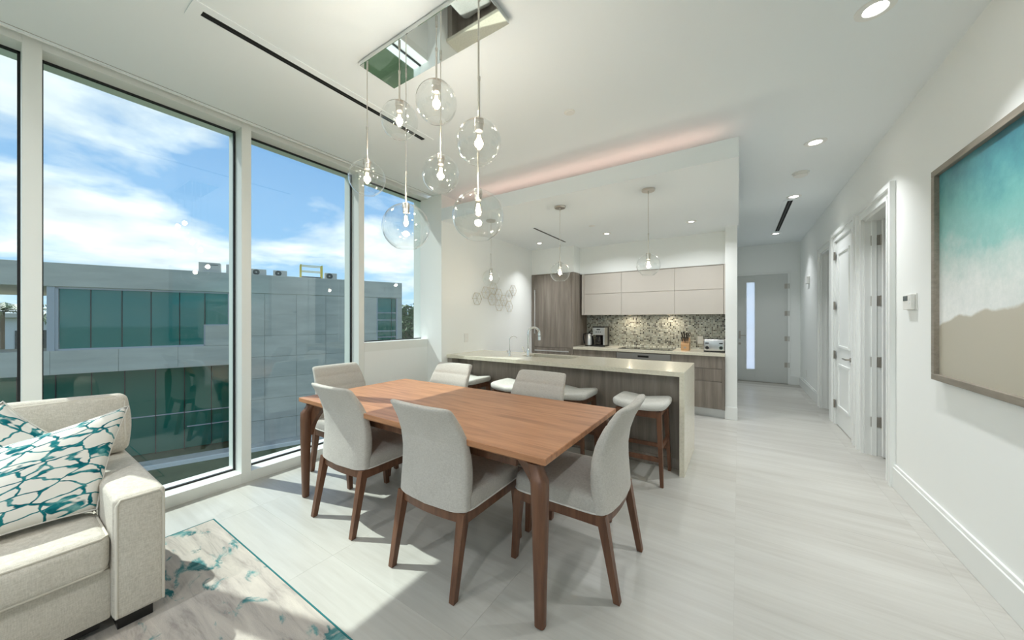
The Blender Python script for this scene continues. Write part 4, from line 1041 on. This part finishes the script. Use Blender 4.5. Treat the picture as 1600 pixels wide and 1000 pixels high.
def build_stool():
    t = thing('bar_stool', '', 'stool', (0, 0, 0), group='saddle seat bar stools')
    sad = lambda x, y: 0.028 * (abs(x) / 0.22) ** 1.6
    rings = []
    for a, b, z, k in ((0.205, 0.190, 0.600, 0.6), (0.218, 0.203, 0.606, 0.8), (0.222, 0.208, 0.625, 1.0), (0.220, 0.205, 0.640, 1.0), (0.208, 0.193, 0.651, 1.0), (0.175, 0.16, 0.657, 1.0), (0.12, 0.105, 0.659, 1.0), (0.05, 0.05, 0.660, 1)):
        rings.append([(x, y, z + k * sad(x, y) - (0.006 * k if abs(x) < 0.01 and z > 0.64 else 0)) for x, y in rrect(a, b, 6.0, 48)])
    B().ring_loft(rings).obj('seat', 'stool_fabric', t, 60, world=False)
    ap = B()
    for s in (-1, 1):
        ap.box(-0.165, 0.165, s * 0.158 - 0.010, s * 0.158 + 0.010, 0.545, 0.602)
        ap.box(s * 0.165 - 0.010, s * 0.165 + 0.010, -0.158, 0.158, 0.555, 0.618)
    ap.obj('seat_frame', 'leg_wood', t, world=False)
    for sx in (-1, 1):
        for sy in (-1, 1):
            rr = []
            for z, s in ((0.0, 0.0125), (0.3, 0.0165), (0.60, 0.020)):
                u = z / 0.6; cx, cy = sx * (0.193 - 0.028 * u), sy * (0.187 - 0.029 * u)
                rr.append([(cx + x, cy + y, z) for x, y in ((-s, -s), (s, -s), (s, s), (-s, s))])
            B().ring_loft(rr).obj('leg', 'leg_wood', t, world=False)
    for s in (-1, 1):
        B().box(-0.178, 0.178, s * 0.178 - 0.009, s * 0.178 + 0.009, 0.195, 0.230).obj('stretcher', 'leg_wood', t, world=False)
        B().box(s * 0.179 - 0.009, s * 0.179 + 0.009, -0.17, 0.17, 0.290, 0.322).obj('stretcher', 'leg_wood', t, world=False)
    return t
def place_stools():
    s0 = build_stool()
    for i, (x, lb) in enumerate(((-0.712, 'saddle bar stool nearest the waterfall end of the island'), (-1.385, 'second saddle bar stool from the waterfall end'),
                                 (-2.045, 'third saddle bar stool from the waterfall end, behind a dining chair'), (-2.715, 'saddle bar stool nearest the kitchen side wall'))):
        o = s0 if i == 0 else copy_tree(s0)
        o.location = (x, 3.185, 0); o['label'] = 'white ' + lb
place_stools()

# ================================================================== sofa corner
def build_sofa():
    t = thing('sofa', 'cream fabric sofa with its back to the windows', 'sofa', (-2.75, -0.8, 0))
    Y0, Y1 = -2.20, 0.462
    B().box(-3.22, -2.27, Y0 + 0.05, 0.30, 0.065, 0.285, 0.012).obj('base', 'sofa_fabric', t, 40)
    for a, b in ((0.298, Y1), (Y0, Y0 + 0.165)):
        B().cushion(-3.24, -2.225, a, b, 0.062, 0.588, 0.024, 0.006, 6).obj('arm', 'sofa_fabric', t, 60)
    for a, b in ((0.298, Y1), (Y0, Y0 + 0.165)):
        lo, hi, zt = a + 0.010, b - 0.010, 0.578
        path = [(-2.2265, lo, 0.075), (-2.2265, lo, zt - 0.02), (-2.2265, lo + 0.012, zt), (-2.2265, hi - 0.012, zt), (-2.2265, hi, zt - 0.02), (-2.2265, hi, 0.075)]
        B().tube(path, 0.0055, 8).obj('piping', 'sofa_piping', t, 60)
    B().cushion(-3.27, -3.10, Y0 + 0.02, Y1 - 0.02, 0.065, 0.74, 0.04, 0.01, 6).obj('back_frame', 'sofa_fabric', t, 60)
    ys = [(-0.955, 0.292), (-2.03, -0.96)]
    for a, b in ys:
        B().cushion(-3.08, -2.235, a, b, 0.287, 0.447, 0.035, 0.014, 8).obj('seat_cushion', 'sofa_fabric', t, 60)
        for z in (0.300, 0.434):
            B().tube([(-3.0, b - 0.006, z), (-2.26, b - 0.006, z), (-2.240, b - 0.026, z), (-2.240, a + 0.026, z), (-2.26, a + 0.006, z), (-3.0, a + 0.006, z)], 0.005, 8).obj('piping', 'sofa_piping', t, 60)
    for a, b in ((-0.96, 0.455), (-2.18, -0.965)):
        M = Matrix.Translation((-3.0, 0, 0.46)) @ Matrix.Rotation(radians(-9), 4, 'Y') @ Matrix.Translation((3.0, 0, -0.46))
        B().cushion(-3.09, -2.91, a, b, 0.45 if a < -1 else 0.595, 0.925, 0.034, 0.024, 8).xform(M).obj('back_cushion', 'sofa_fabric', t, 60)
        if a > -1:
            B().cushion(-3.09, -2.91, a, 0.290, 0.445, 0.62, 0.05, 0.02, 6).xform(M).obj('back_cushion_foot', 'sofa_fabric', t, 60)
            lo, hi, z0, z1 = a + 0.03, b - 0.012, 0.615, 0.912
            for x in (-2.918,):
                p = [(x, hi - 0.03, z0), (x, hi, z0 + 0.04), (x, hi, z1 - 0.035), (x, hi - 0.035, z1), (x, lo, z1)]
                B().tube(p, 0.005, 8).xform(M).obj('piping', 'sofa_piping', t, 60)
    for y in (0.37, Y0 + 0.08):
        for x in (-2.31, -3.16): B().box(x - 0.05, x + 0.05, y - 0.055, y + 0.055, 0.006, 0.066, 0.002, 1).obj('foot', 'black', t)
    # dark plinth bar under the front
    B().box(-2.34, -2.30, Y0 + 0.2, 0.27, 0.03, 0.066).obj('front_rail', 'black', t)
build_sofa()

def pillow(label, corners, thick, name='throw_pillow', seed=0):
    """corners: bottom-left, bottom-right, top-right, top-left in the room"""
    bl, br, tr, tl = [Vector(c) for c in corners]
    nrm = (br - bl).cross(tl - bl).normalized()
    n = 26
    me = bpy.data.meshes.new(name); bm = bmesh.new(); uvl = bm.loops.layers.uv.new('UVMap')
    org = (bl + br) / 2
    def pt(i, j, s):
        u, v = i / n, j / n
        a, b = 2 * u - 1, 2 * v - 1
        uu = u + 0.5 * 0.07 * (-a) * (1 - b * b) * abs(a); vv = v + 0.5 * 0.07 * (-b) * (1 - a * a) * abs(b)
        p = bl * (1 - uu) * (1 - vv) + br * uu * (1 - vv) + tr * uu * vv + tl * (1 - uu) * vv
        hgt = (max(0, 1 - a ** 2) * max(0, 1 - b ** 2)) ** 0.42
        wob = 0.010 * sin(5 * u + seed) * sin(4 * v + 2 * seed) * hgt
        return p + nrm * s * (thick * hgt + wob) - org
    grids = []
    for s in (1, -1):
        grids.append([[None] * (n + 1) for _ in range(n + 1)])
        for i in range(n + 1):
            for j in range(n + 1):
                if s < 0 and (i in (0, n) or j in (0, n)): grids[1][i][j] = grids[0][i][j]
                else: grids[-1][i][j] = bm.verts.new(pt(i, j, s))
    for gi, g in enumerate(grids):
        for i in range(n):
            for j in range(n):
                idx = [(i, j), (i + 1, j), (i + 1, j + 1), (i, j + 1)]
                if gi: idx.reverse()
                f = bm.faces.new([g[a][b] for a, b in idx])
                for lp, (a, b) in zip(f.loops, idx): lp[uvl].uv = (a / n + seed, b / n + seed * 0.37)
    seam = [grids[0][i][0].co.copy() for i in range(n)] + [grids[0][n][j].co.copy() for j in range(n)] + [grids[0][i][n].co.copy() for i in range(n, 0, -1)] + [grids[0][0][j].co.copy() for j in range(n, 0, -1)]
    bm.to_mesh(me); bm.free()
    me.materials.append(MATS['pillow_net'])
    me.polygons.foreach_set('use_smooth', [True] * len(me.polygons))
    o = bpy.data.objects.new(name, me); C.objects.link(o); o.location = org
    tag(o, label, 'pillow', 'teal net patterned throw pillows')
    sm = B(); sm.tube(seam, 0.0035, 6, True); sm.obj('edge_seam', 'chair_piping', o, 60, world=False)
    return o
pillow('white throw pillow with teal net print leaning against the sofa arm', [(-2.47, -0.20, 0.475), (-2.50, 0.285, 0.475), (-2.80, 0.432, 0.885), (-2.72, -0.06, 0.775)], 0.085, seed=0.3)
pillow('white throw pillow with teal net print tucked behind the other, cut by the left edge', [(-2.76, -0.40, 0.62), (-2.62, -0.03, 0.475), (-2.84, 0.30, 0.66), (-2.88, 0.045, 0.975)], 0.075, seed=1.7)

def build_rug():
    t = thing('area_rug', 'cream area rug with grey streaks and teal blotches', 'rug', (-1.6, -0.8, 0))
    B().box(-2.97, -0.2, -2.4, 0.845, 0.0005, 0.007, 0.002, 1).obj('pile', 'rug_pile', t)
    e = 0.006
    B().box(-2.97 - e, -0.2 + e, 0.845, 0.845 + e, 0.0005, 0.0075).box(-2.97 - e, -2.97, -2.4, 0.845, 0.0005, 0.0075).box(-0.2, -0.2 + e, -2.4, 0.845, 0.0005, 0.0075).box(-2.97 - e, -0.2 + e, -2.4 - e, -2.4, 0.0005, 0.0075).obj('binding', 'rug_edge', t)
build_rug()

# ================================================================== outdoors
GZ = -4.9
def build_outdoors():
    struct(B().box(-420, 300, -360, 420, GZ - 0.5, GZ).obj('floor_ground', 'grass'), 'green ground around the buildings')
    FR = radians(68)
    b0 = thing('office_building', 'concrete building across with a ribbon of teal glass', 'building', (-22.746, 1.219, GZ), FR)
    Z = lambda z: z - GZ
    def part(nm, mat, b, par=b0): return b.obj(nm, mat, par, world=False)
    part('roof_slab', 'concrete', B().box(-9, 14.0, -0.02, 9.0, Z(2.66), Z(3.60), 0.01, 1))
    part('core_wall', 'concrete', B().box(5.95, 12.5, 0.06, 9.0, 0, Z(2.66)).box(12.5, 13.95, 0.5, 9.0, 0, Z(2.66)).box(13.72, 13.95, 0.06, 0.5, 0, Z(2.66)).box(0.30, 5.95, 0.35, 9.0, Z(-0.85), Z(2.66)).box(-9, 5.95, 3.2, 9.0, 0, Z(-0.85)))
    part('terrace_slab', 'concrete', B().box(-9, 5.70, 0.04, 3.2, Z(-0.85), Z(0.06)))
    # facade panels of the solid part, with open joints
    pw, ph = 1.66, 1.08
    rows = [(0.0, 1.15)] + [(1.15 + 1.0675 * k, 1.15 + 1.0675 * (k + 1)) for k in range(6)]
    xs = [5.70 + 1.37 * i for i in range(6)]
    for i in range(5):
        for z0, z1 in rows:
            x0, x1 = xs[i], xs[i + 1]
            if x1 > 12.5: x1 = 12.5
            part('facade_panel', 'concrete', B().box(x0 + 0.006, x1 - 0.006, random.uniform(-0.004, 0.004), 0.06, z0 + 0.006, z1 - 0.006))
    part('facade_panel', 'concrete', B().box(13.72, 14.0, 0, 0.06, 0, Z(2.65))); 
    for i in range(8):
        x0 = -9 + 1.8375 * i
        part('band_panel', 'concrete', B().box(x0 + 0.006, x0 + 1.8315, 0.0, 0.04, Z(-0.84), Z(0.10)))
    part('band_panel', 'concrete', B().box(4.80, 5.69, 0.0, 0.30, Z(0.11), Z(1.06)))
    part('corner_post', 'ext_frame', B().box(0.10, 0.30, 0.02, 0.35, Z(0.06), Z(2.66)))
    # ribbon window
    fr = B().box(0.30, 5.70, 0.05, 0.16, Z(2.58), Z(2.66)).box(0.30, 4.80, 0.05, 0.16, Z(0.10), Z(0.17)).box(0.30, 0.38, 0.05, 0.16, Z(0.1), Z(2.66)).box(5.62, 5.70, 0.05, 0.16, Z(1.06), Z(2.66)).box(4.76, 5.70, 0.05, 0.16, Z(1.05), Z(1.11)).box(4.74, 4.80, 0.05, 0.16, Z(0.1), Z(1.11))
    wr = part('ribbon_window', 'ext_frame', fr)
    es = [0.38, 1.22, 2.10, 2.98, 3.90, 4.77, 5.62]
    for i in range(6):
        zb = 1.11 if i == 5 else 0.17
        part('pane', 'teal_glass', B().box(es[i] + 0.012, es[i + 1] - 0.012, 0.12, 0.14, Z(zb), Z(2.58)), wr)
        if i: part('mullion', 'gasket', B().box(es[i] - 0.014, es[i] + 0.014, 0.10, 0.15, Z(zb if i < 5 else 0.17), Z(2.58)), wr)
    # corner window at the right
    w2 = part('corner_window', 'ext_frame', B().box(12.5, 12.56, 0.0, 0.2, 0, Z(2.66)).box(13.66, 13.72, 0.0, 0.2, 0, Z(2.66)))
    for z0, z1 in ((-4.9, -3.4), (-3.3, -1.9), (-1.8, -0.6), (-0.5, 0.25), (0.32, 0.62), (0.68, 1.28), (1.34, 1.72), (1.78, 2.62)):
        part('pane', 'green_glass' if z1 < 2 else 'teal_glass', B().box(12.57, 13.38, 0.12, 0.14, Z(z0), Z(z1)), w2)
        part('pane', 'green_glass', B().box(13.41, 13.65, 0.12, 0.14, Z(z0), Z(z1)), w2)
        part('transom', 'ext_frame', B().box(12.56, 13.66, 0.08, 0.16, Z(z1), Z(z1 + 0.05)), w2)
    # glazed lower storey set back under the band
    for i in range(15):
        x0 = -8.9 + 0.985 * i
        part('lower_pane', 'green_glass', B().box(x0 + 0.012, x0 + 0.973, 1.15, 1.17, 0.05, Z(-0.86)))
        part('lower_mullion', 'gasket', B().box(x0 - 0.012, x0 + 0.012, 1.10, 1.2, 0.0, Z(-0.86)))
    for x0, x1, z in ((1.9, 5.8, -3.15), (4.0, 5.8, -3.85)):
        part('lower_transom', 'ext_frame', B().box(x0, x1, 1.11, 1.16, Z(z), Z(z + 0.045)))
    # curved planters / balconies seen through the lower glass are left to its reflections
    struct(B().box(-9, 14, -1.1, 0.0, 0.0, 0.05).xform(Matrix.Translation((-22.746, 1.219, GZ)) @ Matrix.Rotation(FR, 4, 'Z')).obj('floor_walkway', 'paving'), 'pale paved walk along the opposite building')
    kb = tag(B().box(-9, 14, -1.25, -1.1, 0.0, 0.16).xform(Matrix.Translation((0, 0, 0))).obj('kerb', 'ext_white', None), 'long white kerb along the paved walk', 'kerb')
    kb.location = (-22.746, 1.219, GZ); kb.rotation_euler = (0, 0, FR)
    # air conditioners on the roof, some with fan grilles
    T = Matrix.Translation((-22.746, 1.219, GZ)) @ Matrix.Rotation(FR, 4, 'Z')
    zr = Z(3.60)
    for x0, x1, h, fan, lb in ((4.51, 5.30, 0.48, False, 'tall beige rooftop air conditioner at the left'), (5.52, 6.20, 0.45, False, 'beige rooftop air conditioner partly behind the window mullion'),
                               (6.45, 7.13, 0.32, True, 'beige rooftop air conditioner just right of the mullion'), (7.42, 8.03, 0.32, True, 'beige rooftop air conditioner left of the yellow railing'), (9.82, 10.42, 0.36, True, 'beige rooftop air conditioner right of the yellow railing')):
        a = thing('air_conditioner', lb, 'air conditioner', T @ Vector(((x0 + x1) / 2, 0.6, zr)), FR, 'rooftop air conditioners')
        w = (x1 - x0) / 2
        B().box(-w, w, -0.22, 0.22, 0.03, h, 0.015).obj('casing', 'ac_beige', a, world=False)
        B().box(-w + 0.05, -w + 0.12, -0.2, 0.2, 0, 0.03).box(w - 0.12, w - 0.05, -0.2, 0.2, 0, 0.03).obj('foot_rail', 'ac_dark', a, world=False)
        if fan:
            r = min(h * 0.44, 0.2)
            B().cyl((-0.08, -0.221, h * 0.5), (-0.08, -0.235, h * 0.5), r, n=24).obj('fan_grille', 'ac_dark', a, world=False)
            B().cyl((-0.08, -0.235, h * 0.5), (-0.08, -0.24, h * 0.5), r * 0.25, n=14).obj('fan_hub', 'ac_beige', a, world=False)
        else:
            B().box(w * 0.1, w * 0.8, -0.226, -0.22, h * 0.74, h * 0.80).obj('louvre', 'ac_dark', a, world=False)
    rl = thing('roof_railing', 'yellow safety railing on the opposite roof', 'railing', T @ Vector((9.15, 0.5, zr)), FR)
    for x in (-0.5, 0.5):
        for y in (-0.25, 0.25): B().box(x - 0.035, x + 0.035, y - 0.025, y + 0.025, 0, 0.72).obj('post', 'yellow_paint', rl, world=False)
    for y in (-0.25, 0.25):
        for z in (0.36, 0.66): B().box(-0.5, 0.5, y - 0.015, y + 0.015, z, z + 0.03).obj('rail', 'yellow_paint', rl, world=False)
    B().box(-0.45, 0.45, -0.2, 0.2, 0.0, 0.09).obj('hatch', 'ac_dark', rl, world=False)
    # low white building far left beyond the terrace
    h = thing('white_building', 'low pale building beyond the open terrace at the far left', 'building', (-62, -3, GZ))
    B().box(-6, 6, -9, 14, 0, 6.4).obj('walls', 'ext_white', h, world=False)
    B().box(-6.4, 6.6, -9.4, 14.4, 6.4, 6.8).obj('roof', 'concrete', h, world=False)
    for k in range(5): B().box(6.0, 6.06, -7.5 + k * 4, -5.2 + k * 4, 3.4, 5.2).obj('window', 'ac_dark', h, world=False)
build_outdoors()

def leaf_cloud(name, parent, blobs, n, size, mat='leaf'):
    vs, fs = [], []
    for _ in range(n):
        c, r = random.choice(blobs)
        while True:
            p = Vector((random.uniform(-1, 1), random.uniform(-1, 1), random.uniform(-1, 1)))
            if 0.3 < p.length < 1: break
        p = Vector(c) + Vector((p.x * r[0], p.y * r[1], p.z * r[2]))
        a = Vector((random.gauss(0, 1), random.gauss(0, 1), random.gauss(0, 0.6))).normalized(); b = a.orthogonal().normalized()
        b = (Matrix.Rotation(random.uniform(0, 6.28), 3, a) @ b); s = size * random.uniform(0.6, 1.3)
        k = len(vs)
        vs += [p - a * s, p + b * s * 0.42, p + a * s, p - b * s * 0.42]; fs.append((k, k + 1, k + 2, k + 3))
    me = bpy.data.meshes.new(name); me.from_pydata([tuple(v) for v in vs], [], fs); me.materials.append(MATS[mat])
    o = bpy.data.objects.new(name, me); C.objects.link(o); o.parent = parent; o['kind'] = 'stuff'
    return o
def tree(label, x, y, h, r, n=1400, leaf=0.22, group='trees outside'):
    t = thing('leafy_tree', label, 'tree', (x, y, GZ), group=group)
    b = B().cyl((0, 0, 0), (0.1, 0, h * 0.55), 0.16, 0.09, 10)
    for k in range(4):
        a = k * 1.6; b.cyl((0.05, 0, h * 0.4), (0.5 * r * cos(a), 0.5 * r * sin(a), h * 0.75), 0.07, 0.03, 8)
    b.obj('trunk', 'trunk', t, 40, world=False)
    blobs = [((0, 0, h * 0.72), (r, r, h * 0.26))] + [((random.uniform(-.6, .6) * r, random.uniform(-.6, .6) * r, h * random.uniform(0.6, 0.85)), (r * .55, r * .55, h * .16)) for _ in range(5)]
    leaf_cloud('foliage', t, blobs, n, leaf)
    return t
def palm(label, x, y, h, fr=1.9, nf=15, group='palms outside'):
    t = thing('palm_tree', label, 'tree', (x, y, GZ), group=group)
    b = B().tube([(0.12 * sin(i * 0.5), 0, h * i / 8) for i in range(9)], 0.085, 10).obj('trunk', 'trunk', t, 40, world=False)
    for k in range(nf):
        a = 2 * pi * k / nf + random.uniform(-.15, .15); el = random.uniform(0.1, 1.0); L = fr * random.uniform(0.8, 1.1)
        pts = []
        for i in range(9):
            s = i / 8
            pts.append(Vector((cos(a) * L * s * cos(el * (1 - s * 0.4)), sin(a) * L * s * cos(el * (1 - s * 0.4)), h + L * (s * sin(el) - 0.75 * s * s))))
        vs, fs = [], []
        for i in range(8):
            d = (pts[i + 1] - pts[i]).normalized(); side = d.cross(Vector((0, 0, 1))).normalized(); w = fr * 0.22 * sin(pi * (0.12 + 0.86 * i / 8))
            for q in range(2):
                p = pts[i].lerp(pts[i + 1], q * 0.5)
                for s in (-1, 1):
                    m = len(vs); tip = p + (side * s + d * 0.7).normalized() * w - Vector((0, 0, w * 0.35))
                    vs += [p - d * 0.05, p + d * 0.07, tip]; fs.append((m, m + 1, m + 2))
        me = bpy.data.meshes.new('frond'); me.from_pydata([tuple(v) for v in vs], [], fs); me.materials.append(MATS['palm_leaf'])
        o = bpy.data.objects.new('frond', me); C.objects.link(o); o.parent = t
    return t

def build_plants():
    tree('round leafy tree right of the opposite building corner', -27.6, 23.75, 7.2, 2.2, 2600, 0.26)
    tree('taller tree at the edge of the last window', -34.4, 31.2, 8.8, 2.8, 2600, 0.32)
    tree('low bright tree in front of the taller one', -20.0, 19.4, 5.0, 1.5, 1800, 0.18)
    palm('palm seen through the open terrace at the far left', -36.0, 0.55, 6.7, 2.3)
    palm('palm beside the corner post of the opposite building', -41.5, 3.3, 6.9, 2.2)
    # planting in the garden between the buildings
    palm('low feathery palm in the garden below the window mullion', -9.2, 4.1, 2.0, 1.3, 13)
    for x, y, h, lb in ((-11.0, 1.2, 1.4, 'low shrub in the garden below the wide window'), (-11.8, 3.0, 1.3, 'low shrub in the garden near the paved walk'), (-10.3, 5.9, 1.2, 'low shrub in the garden below the third window')):
        s = thing('garden_shrub', lb, 'shrub', (x, y, GZ), group='garden shrubs')
        B().cyl((0, 0, 0), (0, 0, h * 0.5), 0.05, 0.02, 8).obj('stem', 'trunk', s, 40, world=False)
        leaf_cloud('foliage', s, [((0, 0, h * 0.55), (0.9, 0.9, h * 0.5))], 700, 0.11)
build_plants()
